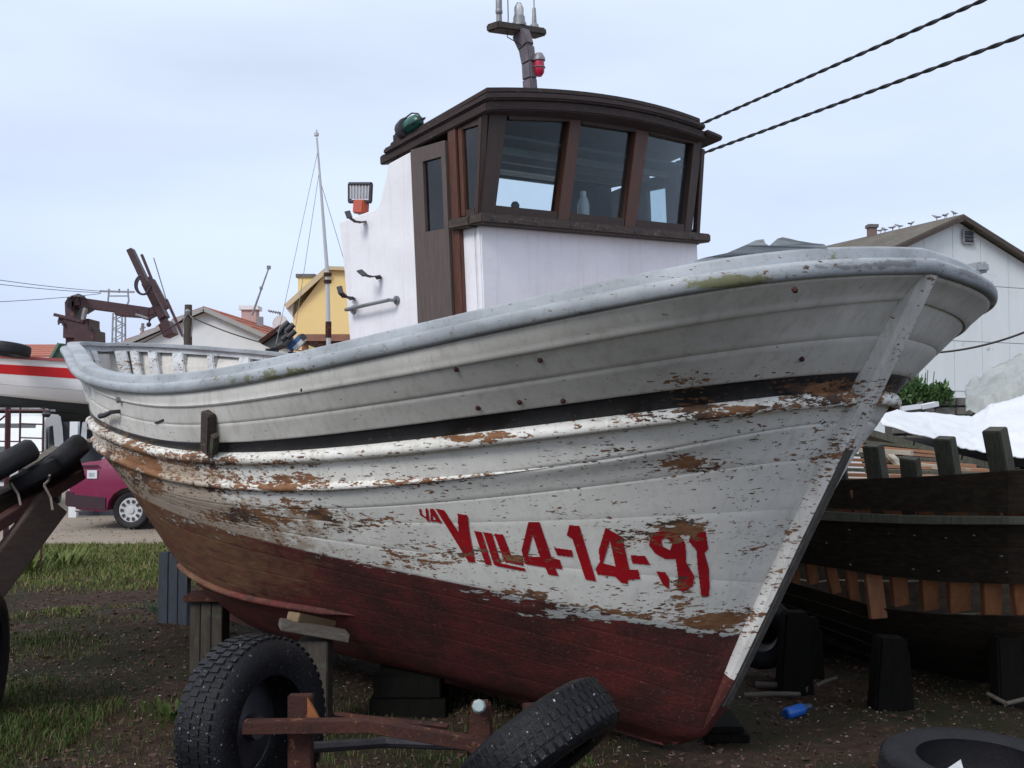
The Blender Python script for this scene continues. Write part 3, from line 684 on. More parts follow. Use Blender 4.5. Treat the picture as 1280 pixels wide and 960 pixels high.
# side windows (starboard with glass, port too) and door
for s in (1, -1):
    yo, yi = s*.862, s*.828
    def sbox(S0, S1, H0, H1, S0t=None, S1t=None, yo=yo, yi=yi): 
        m_ = MB(); return wbox(m_, S0, S1, min(yo, yi), max(yo, yi), H0, H1, S0t, S1t)
    sbox(1.805, 1.835, 2.655, 3.14, 1.745, 1.775, yo=s*.866).build('window_post', M_DWOOD, wall, local=True, bevel=.004)
    sbox(1.900, 1.935, 2.655, 3.10, 1.90, 1.935).build('window_post', M_RWOOD, wall, local=True, bevel=.004)
    sbox(1.838, 1.898, 2.652, 2.685).build('window_rail', M_DWOOD, wall, local=True)
    sbox(1.78, 1.898, 3.07, 3.12).build('window_header', M_DWOOD, wall, local=True)
    sbox(1.832, 1.902, 2.684, 3.072, 1.778, 1.902, yo=s*.848, yi=s*.844).build('window_pane', M_GLASSR if s > 0 else M_GLASS, wall, local=True)
    sbox(1.937, 2.0, 1.9, 3.09, yo=s*.872, yi=s*.82).build('door_jamb', M_RWOOD if s > 0 else M_DWOOD, wall, local=True, bevel=.004)
    # door: frame around a tall pane
    dy0, dy1 = s*.886, s*.850
    mb = MB()
    for (a, b, c, d) in ((2.003, 2.272, 1.9, 2.612), (2.003, 2.272, 2.962, 3.035), (2.003, 2.036, 2.6125, 2.9615), (2.180, 2.272, 2.6125, 2.9615)):
        wbox(mb, a, b, min(dy0, dy1), max(dy0, dy1), c, d)
    d = mb.build('cabin_door', M_DOOR, boat, local=True)
    mb = MB(); wbox(mb, 2.036, 2.18, min(s*.870, s*.866), max(s*.870, s*.866), 2.6125, 2.9615); mb.build('door_pane', M_GLASSR if s > 0 else M_GLASS, d, local=True)
# roof in three moulded layers with camber
def camber(y, w=.9): return .082*(1 - ((y+.25)/1.15)**2)
def roof_layer(nm, y0, y1, Sf, Sa, Hf, Ha, th, mat, bev=.008):
    n = 16; ys = np.linspace(y0, y1, n); rows = []
    def line(S, H, dz, inset=0):
        return [wh(S + .05*(abs(y)/.9)**2, y, H + camber(y) + dz) for y in ys]
    mb = MB(); A0 = line(Sf, Hf, 0); B0 = line(Sa, Ha, 0); A1 = line(Sf, Hf, -th); B1 = line(Sa, Ha, -th)
    vs = A0 + B0 + A1 + B1; fs = []
    for i in range(n-1):
        fs += [(i, i+1, n+i+1, n+i), (2*n+i+1, 2*n+i, 3*n+i, 3*n+i+1), (i+1, i, 2*n+i, 2*n+i+1), (n+i, n+i+1, 3*n+i+1, 3*n+i)]
    fs += [(0, n, 3*n, 2*n), (2*n-1, n-1, 3*n-1, 4*n-1)]
    mb.add(vs, fs); return mb.build(nm, mat, roof if nm != 'roof' else boat, local=True, bevel=bev)
M_ROOFW = pm('mossy_dark_roof_wood', (.052, .031, .030), (.022, .014, .014), 4, .75, .004, (3, 3, 20), spots=(.085, .075, .05), spot_scale=18, spot_lo=.63)
roof = roof_layer('roof', -.74, .880, 1.645, 2.40, 3.222, 3.10, .026, M_ROOFW, .005)
roof_layer('roof_moulding', -.77, .895, 1.628, 2.44, 3.1945, 3.078, .032, M_ROOFW, .008)
roof_layer('roof_fascia', -.80, .882, 1.648, 2.49, 3.161, 3.048, .048, M_ROOFW, .006)
roof_layer('roof_visor', -.945, -.78, 1.62, 2.46, 3.165, 3.03, .03, M_ROOFW)
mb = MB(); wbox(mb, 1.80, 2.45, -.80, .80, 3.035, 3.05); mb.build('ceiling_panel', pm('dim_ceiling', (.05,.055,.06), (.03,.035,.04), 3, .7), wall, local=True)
for i in range(3):
    mb = MB(); wbox(mb, 1.95+i*.16, 1.98+i*.16, -.8, .8, 3.0, 3.034); mb.build('ceiling_beam', pm('pale_beam', (.30,.33,.34), (.22,.25,.26), 3, .6, 0), wall, local=True)

# green starboard lamp on the roof edge
c = wh(2.30, .80, 3.20)
mb = MB(); mb.lathe(wh(2.36, .86, 3.150), wh(-1,.1,.15)-wh(0,0,0), [(0,.05),(.03,.055),(.05,.055),(.055,.04)], 14); lamp = mb.build('side_lamp', M_DARKMET, boat, local=True, smooth=True)
lamp.scale = (1, 1, 1)
M_GREENG = pm('green_lamp_glass', (.01, .11, .085), (.01, .07, .06), 8, .25, 0)
mb = MB(); mb.lathe(wh(2.305, .865, 3.158), wh(-1,.1,.15)-wh(0,0,0), [(0,.038),(.05,.042),(.09,.036),(.11,.018)], 14); mb.build('lamp_glass', M_GREENG, lamp, local=True, smooth=True)
mb = MB()
for k in range(4):
    g = k*math.pi/2+.4; ax = (wh(-1,.1,.15)-wh(0,0,0)).normalized(); a_ = ax.cross(Vector((0,0,1))).normalized(); b_ = ax.cross(a_)
    o_ = wh(2.305, .865, 3.158); r_ = (a_*math.cos(g)+b_*math.sin(g))
    mb.tube([o_ + r_*.048, o_ + ax*.07 + r_*.050, o_ + ax*.115 + r_*.03, o_ + ax*.125], .004, 5)
mb.build('lamp_cage', M_DARKMET, lamp, local=True)
mb = MB(); wbox(mb, 2.36, 2.44, .80, .87, 3.06, 3.15); mb.build('lamp_block', M_ROOFW, lamp, local=True, bevel=.01)

# mast with crossbar, lamps and aerials
def mp_(px, py, y=0.0):
    s_, h_ = bpix(0, px, py, y); return Vector((s_, y, h_))
base = mp_(663, 118); mpts = [mp_(664,128), mp_(662,100), mp_(661,80), mp_(658,60), mp_(651,42)]
mb = MB(); w_ = [.05, .05, .05, .055, .062]
for i in range(4): mb.bar(mpts[i], mpts[i+1] + (mpts[i+1]-mpts[i])*.04, w_[i]*1.1, w_[i]*1.5, up=(1,0,0), w2=w_[i+1]*1.1, h2=w_[i+1]*1.5)
M_MAST = pm('grey_mast_wood', (.17,.14,.17), (.08,.07,.08), 5, .7, .003, (8,8,2), spots=(.08,.09,.05), spot_scale=16, spot_lo=.6)
mast = mb.build('mast', M_MAST, boat, local=True, bevel=.008)
a = mp_(615, 33, .22); b = mp_(676, 42, -.20)
mb = MB(); mb.bar(a, b, .10, .045); mb.build('crossbar', M_SILL, mast, local=True, bevel=.01)
c0 = mp_(649, 33); upv = Vector((0,0,1))
mb = MB(); mb.lathe(c0, upv, [(0,.042),(.015,.042),(.03,.034),(.05,.034),(.06,.03)], 14); al = mb.build('masthead_lamp', M_STEEL, mast, local=True, smooth=True)
mb = MB(); mb.lathe(c0 + upv*.06, upv, [(0,.026),(.035,.028),(.06,.022),(.072,.008)], 14); mb.build('lamp_dome', pm('frosted_glass', (.62,.64,.66), (.5,.52,.55), 8, .2, 0), mast, local=True, smooth=True)
mb = MB()
for k in range(4):
    r_ = Vector((math.cos(k*1.571), math.sin(k*1.571), 0)); mb.tube([c0+upv*.05+r_*.034, c0+upv*.10+r_*.033, c0+upv*.13+r_*.015, c0+upv*.135], .003, 5)
mb.build('lamp_cage', M_STEEL, mast, local=True)
g0 = mp_(624, 30, .17)
mb = MB(); mb.tube([g0, g0+upv*.05], .016, 8); mb.lathe(g0+upv*.05, upv, [(0,.012),(.01,.02),(.03,.02),(.04,.012)], 10); mb.tube([g0+upv*.08, g0+upv*.30], .018, 10); mb.build('aerial_stub', M_STEEL, mast, local=True, smooth=True)
g1 = mp_(668, 38, -.14)
mb = MB(); mb.lathe(g1, upv, [(0,.03),(.03,.026),(.04,.016)], 10); mb.tube([g1+upv*.03, g1+upv*.13], [.015,.010], 8); mb.tube([g1+upv*.13, g1+upv*.75], .004, 6); mb.build('whip_aerial', M_STEEL, mast, local=True, smooth=True)
mb = MB(); mb.tube([g0+upv*.22, g0+upv*.17+Vector((-.02,-.05,0)), g0+upv*.05+Vector((0,-.07,0)), g0+Vector((0,-.06,-.06)), mpts[3]], .003, 5); mb.build('aerial_wire', M_CABLE, mast, local=True)
r0 = mp_(666, 76, -.03)+Vector((-.05,0,0))
mb = MB(); mb.lathe(r0, (0,0,-1), [(-.03,.02),(0,.036),(.012,.036)], 12); mb.bar(r0+Vector((.05,0,.01)), r0, .03, .03); rl = mb.build('lamp_bracket', M_STEEL, mast, local=True, smooth=True)
mb = MB(); mb.lathe(r0, (0,0,-1), [(.012,.028),(.05,.031),(.08,.028),(.10,.014)], 14); mb.build('red_lamp_glass', pm('red_lamp_glass', (.50,.015,.06), (.35,.01,.04), 8, .25, 0), mast, local=True, smooth=True)
mb = MB(); mb.tube([r0+Vector((0,0,-.05))+Vector((math.cos(k*.7), math.sin(k*.7), 0))*.034 for k in range(9)], .003, 5); mb.build('lamp_cage', M_STEEL, mast, local=True)

# fittings on the white side: grab rail, strap hooks, floodlight
Y1 = .885
def side(px, py, out=0.0):
    """point on the starboard wheelhouse side seen at a pixel"""
    x = np.array([2.6, 2.5]); yy = Y1 + out
    for _ in range(25):
        f = lambda q: np.array(pix(BOATM @ wh(q[0], yy, q[1]))) - np.array([px, py])
        r = f(x); J = np.array([(f(x+[1e-4, 0])-r)/1e-4, (f(x+[0, 1e-4])-r)/1e-4]).T; x = x - np.linalg.solve(J, r)
    return wh(x[0], yy, x[1])
mb = MB(); a = side(432, 387, .05); b = side(486, 375, .05)
mb.tube([a, b], .010, 8)
for q in (a, b): mb.tube([q, q - (wh(0,.06,0)-wh(0,0,0))], .009, 8); mb.lathe(q - (wh(0,.052,0)-wh(0,0,0)), wh(0,1,0)-wh(0,0,0), [(0,.024),(.008,.022)], 10)
mb.build('grab_rail', M_STEEL, boat, local=True, smooth=True)
def strap(pts):
    q = [side(x, y, o_) for x, y, o_ in pts]; m_ = MB()
    for i in range(len(q)-1): m_.bar(q[i], q[i+1] + (q[i+1]-q[i])*.05, .030, .007, up=(0,.3,1))
    return m_.build('strap_hook', M_DARKMET, boat, local=True)
strap([(434,264,.10),(437,272,.10),(444,277,.07),(452,278,.03),(455,277,.0)])
strap([(449,338,.10),(456,344,.10),(464,346,.06),(472,345,.02),(474,348,.0)])
strap([(424,358,.12),(426,366,.12),(431,371,.08),(438,372,.04),(441,374,.0)])
def on(px, py, H): 
    """casing-top point at height H seen at px"""
    return side(px, py, -.25)
fb = on(450, 246, 0)
M_LAMPW = pm('floodlight_glass', (.55,.55,.56), (.4,.4,.42), 8, .2, 0); M_ORANGE = pm('orange_plastic', (.55,.10,.06), (.42,.09,.05), 8, .5, 0)
c = [on(437, 230, 0), on(464, 230, 0), on(463, 252, 0), on(437, 252, 0)]
mb = MB(); mb.prism(c, Vector((.05, .0, 0))); 
fd = MB()
for i in range(4): fd.tube([c[i], c[(i+1) % 4]], .012, 6)
flood = fd.build('floodlight', M_DARKMET, boat, local=True)
for k in range(7):
    f = (k+.5)/7; mb = MB(); p0 = c[0].lerp(c[1], f); p1 = c[3].lerp(c[2], f); mb.tube([p0 + (p1-p0)*.05, p0 + (p1-p0)*.85], .009, 6); mb.build('lamp_rib', M_LAMPW, flood, local=True)
mb = MB(); p0 = c[3].lerp(c[2], .3); p1 = c[3].lerp(c[2], .8); mb.bar(p0 + Vector((0,0,-.03)), p1 + Vector((0,0,-.03)), .05, .08); mb.build('lamp_socket', M_ORANGE, flood, local=True, bevel=.008)
mb = MB(); pm_ = c[3].lerp(c[2], .5); mb.tube([pm_ + Vector((0,0,-.02)), pm_ + Vector((0,0,-.16))], .012, 6); mb.build('lamp_stem', M_LAMPW, flood, local=True)
# bottle on the chart shelf inside the wheelhouse: a thing of its own
bp = BOATM @ wh(1.885, .05, 2.632)
bt = thing('plastic_bottle', bp, 'small white plastic bottle standing behind the middle wheelhouse window', 'bottle')
mb = MB(); mb.lathe(bp, (0,0,1), [(0,.026),(.01,.032),(.14,.032),(.17,.022),(.185,.012)], 14); mb.build('bottle_body', pm('white_plastic', (.7,.7,.68), (.6,.6,.58), 10, .35, 0), bt, smooth=True)
mb = MB(); mb.lathe(bp + Vector((0,0,.182)), (0,0,1), [(0,.015),(.025,.015),(.028,.012)], 12); mb.build('bottle_cap', pm('white_cap', (.8,.8,.8), (.7,.7,.7), 10, .35, 0), bt, smooth=True)
#PART2
# ================================================================== THE YARD: ground, road
def terrain(name, x0, x1, y0, y1, nx, ny, zf, mat):
    xs = np.linspace(x0, x1, nx); ys = np.linspace(y0, y1, ny); X, Y = np.meshgrid(xs, ys); Z = zf(X, Y)
    V = np.stack([X, Y, Z], -1).reshape(-1, 3); i = np.arange(ny-1)[:, None]*nx + np.arange(nx-1)[None]; i = i.ravel()
    F = np.stack([i, i+1, i+nx+1, i+nx], 1)
    me = bpy.data.meshes.new(name); me.from_pydata(V.tolist(), [], F.tolist()); me.polygons.foreach_set('use_smooth', [True]*len(me.polygons)); me.materials.append(mat)
    o = bpy.data.objects.new(name, me); COL.objects.link(o); return tag(o, kind='structure')
def vnoise(X, Y, s, seed=0):
    """smooth value noise"""
    X = X*s + 100.3 + seed*17.1; Y = Y*s + 57.7 + seed*9.3; xi = np.floor(X); yi = np.floor(Y); fx = X-xi; fy = Y-yi; fx = fx*fx*(3-2*fx); fy = fy*fy*(3-2*fy)
    def h(a, b): q = np.sin(a*127.1 + b*311.7 + seed*74.7)*43758.5453; return q - np.floor(q)
    return (h(xi, yi)*(1-fx) + h(xi+1, yi)*fx)*(1-fy) + (h(xi, yi+1)*(1-fx) + h(xi+1, yi+1)*fx)*fy
def gz(X, Y):
    return .045*(vnoise(X, Y, 1.1, 1)-.5) + .035*(vnoise(X, Y, 3.2, 2)-.5) + .018*(vnoise(X, Y, 9, 3)-.5) + .010*(vnoise(X, Y, 22, 4)-.5)
def grass_density(X, Y):
    """1 in lush grass, 0 on bare soil or gravel"""
    d = np.zeros_like(X); n = vnoise(X, Y, .8, 5)*.6 + vnoise(X, Y, 2.3, 6)*.4
    left = X < -1.2
    n2 = vnoise(X, Y, .55, 11); far = (Y > 9.8) & (X < -3.0); d = np.where(far, np.clip((Y - 10.6 - 2.6*(n2-.4))/1.6, 0, 1)*(.6 + .7*(n-.3)) + .9*np.clip(n-.55, 0, 1), d)
    near = (Y < 6.6 + .8*(n-.5)) & (X < .4); d = np.where(near, .34 + 1.9*(n-.46), d)
    mid = (~near) & (Y <= 9.8) & (X < -1.5); d = np.where(mid, 1.9*(n-.40), d)
    rt = (X >= .4) & (Y < 7); d = np.where(rt, .9*(n-.55), d)
    d = np.where((X > -2.3 + .3*(n-.5)) & (Y > 4.3 + 1.2*(n-.5)), d*.22, d)
    return np.clip(d, 0, 1)
def soil_mat():
    m, nt, b = newmat('damp_soil')
    v = obj_coord(nt); n1 = noise(nt, v, .9, 8, .6); n2 = noise(nt, v, 14, 8, .7); n3 = noise(nt, v, 60, 4, .6)
    c = mixc(nt, rng(nt, n2, .35, .65), (.026, .015, .011), (.070, .042, .029))
    c = mixc(nt, rng(nt, n1, .42, .60), c, (.022, .024, .010))
    c = mixc(nt, rng(nt, n3, .67, .71), c, (.16, .14, .125))
    nt.links.new(c, b.inputs['Base Color']); b.inputs['Roughness'].default_value = .9; b.inputs['Specular IOR Level'].default_value = .2
    bump(nt, b, math_(nt, 'ADD', n2, math_(nt, 'MULTIPLY', n3, .5)), .03); return m
M_SOIL = soil_mat()
M_GRAVEL = pm('pale_gravel_road', (.30, .255, .205), (.20, .168, .135), 2.2, .95, .01, (1, 3.5, 1), spots=(.40, .36, .31), spot_scale=30, spot_lo=.62)
M_FIELD = pm('far_field', (.10, .095, .06), (.07, .07, .04), .05, .95, 0)
terrain('ground', -400, 400, -60, 1200, 30, 60, lambda X, Y: -.035 + 0*X, M_FIELD)
terrain('soil', -9, 9, .6, 14.8, 420, 330, gz, M_SOIL)
terrain('gravel_road', -60, 60, 14.5, 46, 260, 90, lambda X, Y: .006 + .03*(vnoise(X, Y, .7, 8)-.5), M_GRAVEL)

# grass blades: one mass nobody could count
def blades(name, n, x0, x1, y0, y1, hmin, hmax, wid, mat, power=1.0, dens=grass_density):
    X = RNG.uniform(x0, x1, n*4); Y = RNG.uniform(y0, y1, n*4); D = dens(X, Y)**power
    k = RNG.uniform(0, 1, n*4) < D; X = X[k][:n]; Y = Y[k][:n]; D = D[k][:n]; m = len(X); Z = gz(X, Y)
    H = RNG.uniform(hmin, hmax, m)*(.45 + .8*D); A = RNG.uniform(0, 6.283, m); L = RNG.uniform(.15, 1.0, m)*H; Bn = A + RNG.normal(0, .8, m); W = wid*RNG.uniform(.6, 1.4, m)
    dx = np.cos(A)*W; dy = np.sin(A)*W; lx = np.cos(Bn+1.57)*L; ly = np.sin(Bn+1.57)*L
    V = np.stack([np.stack([X-dx, Y-dy, Z-.01], 1), np.stack([X+dx, Y+dy, Z-.01], 1), np.stack([X+dx*.8+lx*.35, Y+dy*.8+ly*.35, Z+H*.6], 1), np.stack([X-dx*.8+lx*.35, Y-dy*.8+ly*.35, Z+H*.6], 1), np.stack([X+lx, Y+ly, Z+H*.92], 1)], 1).reshape(-1, 3)
    i = np.arange(m)*5
    me = bpy.data.meshes.new(name); F = np.stack([i, i+1, i+2, i+3], 1).tolist() + np.stack([i+3, i+2, i+4], 1).tolist()
    me.from_pydata(V.tolist(), [], F); me.materials.append(mat)
    c = me.attributes.new('tone', 'FLOAT', 'POINT'); c.data.foreach_set('value', np.repeat(RNG.uniform(0, 1, m), 5).astype(np.float32))
    o = bpy.data.objects.new(name, me); COL.objects.link(o); return o
def grass_mat(name, a, b_, c_):
    m, nt, b = newmat(name); t = attr(nt, 'tone'); c = mixc(nt, t, a, b_); c = mixc(nt, rng(nt, t, .76, .80), c, c_)
    nt.links.new(c, b.inputs['Base Color']); b.inputs['Roughness'].default_value = .7; b.inputs['Specular IOR Level'].default_value = .25; return m
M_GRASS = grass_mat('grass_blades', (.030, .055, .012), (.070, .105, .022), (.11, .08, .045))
M_GRASSF = grass_mat('bright_verge_grass', (.085, .125, .028), (.14, .16, .045), (.22, .18, .09))  # brighter green blades for the verge and tufts
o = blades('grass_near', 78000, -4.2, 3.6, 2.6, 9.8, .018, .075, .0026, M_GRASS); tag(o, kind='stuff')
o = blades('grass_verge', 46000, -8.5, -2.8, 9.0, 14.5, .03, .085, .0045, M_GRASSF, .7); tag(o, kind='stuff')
# pebbles, shell and wood chips lying on the soil
def chips(name, n, x0, x1, y0, y1, s0, s1, mat):
    X = RNG.uniform(x0, x1, n); Y = RNG.uniform(y0, y1, n); Z = gz(X, Y); S = RNG.uniform(s0, s1, n)**1.0
    V = []; F = []
    base = RNG.normal(0, 1, (n, 5, 3)); base /= np.linalg.norm(base, axis=2)[:, :, None]; base[:, :, 2] *= .5
    V = (base*S[:, None, None] + np.stack([X, Y, Z + S*.3], 1)[:, None]).reshape(-1, 3); i = np.arange(n)*5
    F = np.concatenate([np.stack([i+a, i+b, i+c], 1) for a, b, c in ((0,1,2),(0,2,3),(0,3,1),(4,1,2),(4,2,3),(4,3,1))])
    me = bpy.data.meshes.new(name); me.from_pydata(V.tolist(), [], F.tolist()); me.materials.append(mat)
    o = bpy.data.objects.new(name, me); COL.objects.link(o); return tag(o, kind='stuff')
chips('pebbles', 3600, -4.0, 4.2, 3.0, 9.8, .004, .013, pm('pale_pebbles', (.24,.22,.20), (.16,.14,.12), 5, .7, 0))
chips('wood_chips', 16000, -4.6, 4.2, 3.0, 11.5, .005, .024, pm('brown_litter', (.120,.062,.040), (.04,.026,.020), 5, .9, 0))
chips('shell_bits', 700, -4.0, 4.2, 3.2, 8.5, .003, .009, pm('white_shell', (.62,.62,.62), (.5,.5,.5), 5, .5, 0))
chips('road_stones', 4000, -12, -2, 15.1, 24, .01, .03, pm('road_stone', (.33,.29,.25), (.2,.17,.14), 5, .9, 0))

# ================================================================== props and blocks carrying the boat
def post_block(px, pyb, pyt, Y, w, label, mat=M_TIMBER, cap=True, capw=.28, dpt=.2):
    p = P(px, pyb, Y); p.z = 0; top = P(px, pyt, Y).z
    t = thing('timber_prop', p, label, 'wooden prop', 'timber props under the fishing boat')
    mb = MB(); n = 3
    for k in range(n):
        x0 = p.x - w/2 + k*w/n; MB.box(mb, x0+.002, x0+w/n-.002, p.y-dpt/2, p.y+dpt/2, -.04, top - (.045 if cap else 0) - .004*k)
    o = mb.build('post', mat, t, bevel=.004)
    if cap:
        mb = MB(); mb.box(p.x-capw/2, p.x+capw/2, p.y-dpt*.7, p.y+dpt*.7, top-.04, top); mb.build('cap_board', M_RUST if capw > .27 else M_TIMBERH, t, bevel=.004)
    return t
post_block(262, 830, 741, 7.25, .215, 'grey split-timber prop with a rusty cap plate under the stern of the boat')
t = post_block(218, 778, 690, 8.9, .24, 'bluish board prop standing farthest back under the stern', pm('blue_grey_board', (.06,.075,.10), (.035,.045,.06), 4, .8, .004, (10,10,2)), cap=False, dpt=.10)
p = P(392, 800, 5.75); p.z = 0
t = thing('timber_prop', p, 'brown prop with two loose boards on top, behind the left tyre of the axle', 'wooden prop', 'timber props under the fishing boat')
top = P(392, 797, 5.75).z
mb = MB(); mb.box(p.x-.075, p.x+.09, p.y-.09, p.y+.09, -.05, top-.005); mb.build('post', M_TIMBER, t, bevel=.006)
mb = MB(); mb.bar(P(350, 780, 5.65), P(434, 795, 5.75), .16, .042); mb.build('board', M_TIMBERH, t, bevel=.004)
mb = MB(); mb.bar(P(366, 771, 5.72), P(412, 781, 5.95), .09, .05); mb.build('board', pm('yellow_wood', (.22,.15,.08), (.14,.09,.05), 4, .7, .003, (2,12,12)), t, bevel=.004)
for (a, b, c, d, e_, lab) in ((512, 905, 840, 6.1, .42, 'wide dark keel block stack behind the rusty axle beam'),(700, 900, 850, 6.2, .35, 'dark keel block under the middle of the keel'),(905, 925, 900, 5.7, .22, 'low keel block near the forefoot')):
    p = P(a, b, d); p.z = 0; tp = P(a, c, d).z
    t = thing('keel_block', p, lab, 'timber block', 'keel blocks under the fishing boat')
    n = max(2, int(tp/.14)); hh = tp/n
    for k in range(n):
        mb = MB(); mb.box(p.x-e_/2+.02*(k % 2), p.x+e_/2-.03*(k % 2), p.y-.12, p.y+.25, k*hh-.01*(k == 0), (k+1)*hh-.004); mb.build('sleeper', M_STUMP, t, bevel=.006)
# real support under the keel further aft
for S in (3.2, 4.9):
    w = BOATM @ Vector((S, 0, .03))
    t = thing('keel_block', (w.x, w.y, 0), 'keel block in deep shade under the %s of the keel' % ('fore part' if S < 4 else 'after part'), 'timber block', 'keel blocks under the fishing boat')
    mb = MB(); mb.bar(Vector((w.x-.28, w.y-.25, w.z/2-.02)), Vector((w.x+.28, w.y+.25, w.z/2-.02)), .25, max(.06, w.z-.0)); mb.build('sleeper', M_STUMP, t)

# ================================================================== tyres and the rusty axle
def tyre_mb(c, axis, Rr, W, rin, n=48):
    prof = [(-W*.42, rin), (-W*.5, rin+(Rr-rin)*.35), (-W*.5, rin+(Rr-rin)*.7), (-W*.43, Rr-.018), (-W*.34, Rr-.002), (-W*.12, Rr+.004), (W*.12, Rr+.004), (W*.34, Rr-.002), (W*.43, Rr-.018), (W*.5, rin+(Rr-rin)*.7), (W*.5, rin+(Rr-rin)*.35), (W*.42, rin), (W*.3, rin+.012), (-W*.3, rin+.012)]
    return MB().lathe(c, axis, prof, n, closed=True)
def tread(mb, c, axis, Rr, W, n=56, d=.009):
    ax = Vector(axis).normalized(); q = Vector((0,0,1)) if abs(ax.z) < .9 else Vector((1,0,0)); a = ax.cross(q).normalized(); b = ax.cross(a)
    for k in range(n):
        for (u, ph) in ((-.30, 0), (-.10, .5), (.10, 0), (.30, .5)):
            g = 2*math.pi*(k+ph)/n; g2 = g + 2*math.pi*.62/n
            r0 = Rr - .004; r1 = Rr + d - .006*(abs(u) > .2)
            def pt(t, gg, r): return Vector(c) + ax*t + (a*math.cos(gg) + b*math.sin(gg))*r
            w0 = (u-.082)*W; w1 = (u+.082)*W
            mb.hexa([pt(w0,g,r0), pt(w1,g,r0), pt(w1,g2,r0), pt(w0,g2,r0), pt(w0,g,r1), pt(w1,g,r1), pt(w1,g2,r1), pt(w0,g2,r1)])
    return mb
axle = thing('wheel_axle', G(420, 1010), 'rusty old cradle axle with two worn tyres lying in front of the boat', 'axle')
cL = P(318, 909, 4.25); axL = Vector((math.cos(R(-27)), math.sin(R(-27)), .06)).normalized()
mb = tyre_mb(cL, axL, .345, .215, .20); w = mb.build('wheel_tyre', M_RUBBER, axle, smooth=True)
w['label'] = 'standing left tyre'
mb = MB(); tread(mb, cL, axL, .345, .215, d=.0085); mb.build('tread_blocks', M_RUBBER, w)['kind'] = 'stuff'
mb = MB(); mb.lathe(cL, axL, [(-.08,.202),(-.06,.18),(-.05,.16),(-.04,.08),(-.02,.05),(.02,.045)], 28); mb.build('rim', M_DARKMET, w, smooth=True)
cR = P(672, 936, 4.0); axR = Vector((.56, -.34, -.72)).normalized()
mb = tyre_mb(cR, axR, .322, .20, .19); w = mb.build('wheel_tyre', M_RUBBER, axle, smooth=True); w['label'] = 'right tyre lying aslant'
mb = MB(); tread(mb, cR, axR, .322, .20, d=.0075); mb.build('tread_blocks', M_RUBBER, w)['kind'] = 'stuff'
mb = MB(); mb.lathe(cR, axR, [(-.07,.192),(-.03,.17),(.03,.17),(.04,.10),(.06,.05)], 24); mb.build('rim', M_DARKMET, w, smooth=True)
# channel beam: web, two flanges
a0 = P(303, 911, 3.95); a1 = P(460, 909, 3.98); a2 = P(590, 932, 3.95); a3 = P(614, 943, 3.9); a4 = P(650, 925, 4.05)
for nm, (p, q) in (('beam', (a0, a1)), ('beam', (a1, a2)), ('beam', (a2, a3))):
    dz = Vector((0,0,.018)); off = Vector((0,.03,0)); m_ = MB()
    m_.bar(p, q + (q-p).normalized()*.004, .006, .038); m_.bar(p+dz+off, q+dz+off, .06, .006); m_.bar(p-dz+off, q-dz+off, .06, .006)
    m_.build(nm, M_RUST, axle)
mb = MB(); mb.bar(a3, a4, .008, .055); mb.build('beam', M_RUST, axle)
mb = MB(); mb.box(a0.x-.004, a0.x+.002, a0.y-.002, a0.y+.06, a0.z-.03, a0.z+.03)
b0 = P(376, 868, 4.08); b1 = P(376, 965, 4.08)
mb = MB(); mb.bar(b0, b1, .09, .05, up=(0,1,0)); mb.build('bracket', M_RUST, axle, bevel=.004)
mb = MB(); mb.prism([P(384, 872, 4.04), P(402, 905, 4.04), P(384, 906, 4.04)], (0, .02, 0)); mb.build('gusset', pm('bright_rust', (.30,.10,.03), (.18,.06,.02), 8, .8, .003), axle)
b0 = P(601, 876, 4.05); b1 = P(601, 960, 4.05)
mb = MB(); mb.bar(b1, b0, .11, .08, up=(0,1,0), w2=.07, h2=.06); mb.build('bracket', M_RUST, axle, bevel=.008)
mb = MB(); mb.lathe(P(599, 883, 4.0), (0,-1,.25), [(0,.020),(.02,.026),(.035,.026),(.045,.018)], 8); mb.build('cap_nut', pm('grey_green_cap', (.34,.42,.42), (.2,.26,.27), 12, .5, .001), axle, smooth=True)
mb = MB(); mb.tube([P(380, 935, 4.2), P(480, 928, 4.5), P(600, 932, 4.6)], .022, 8); mb.build('tie_rod', M_DARKMET, axle)
mb = MB(); mb.lathe(P(655, 888, 4.35), (1,.2,0), [(0,.03),(.12,.03)], 12); mb.build('pipe_stub', M_RUST, axle, smooth=True)
mb = MB(); mb.tube([P(420, 893, 4.3), P(450, 897, 4.25), P(560, 908, 4.2)], .012, 6); mb.build('tie_rod', M_RUST, axle)

# tyre standing at the left edge
c = G(0, 890); c = Vector((-2.98, 6.05, .345)); 
t = thing('standing_tyre', (c.x, c.y, 0), 'dark treaded tyre standing upright at the left edge on the grass', 'tyre')
ax = Vector((1, .25, 0)).normalized()
w = tyre_mb(c, ax, .35, .24, .20).build('tyre_casing', M_RUBBER2, t, smooth=True)
tread(MB(), c, ax, .35, .24).build('tread_blocks', M_RUBBER2, t)['kind'] = 'stuff'
MB().lathe(c, ax, [(-.08,.202),(-.02,.18),(.04,.16),(.07,.06)], 24).build('rim', M_RUST, t, smooth=True)
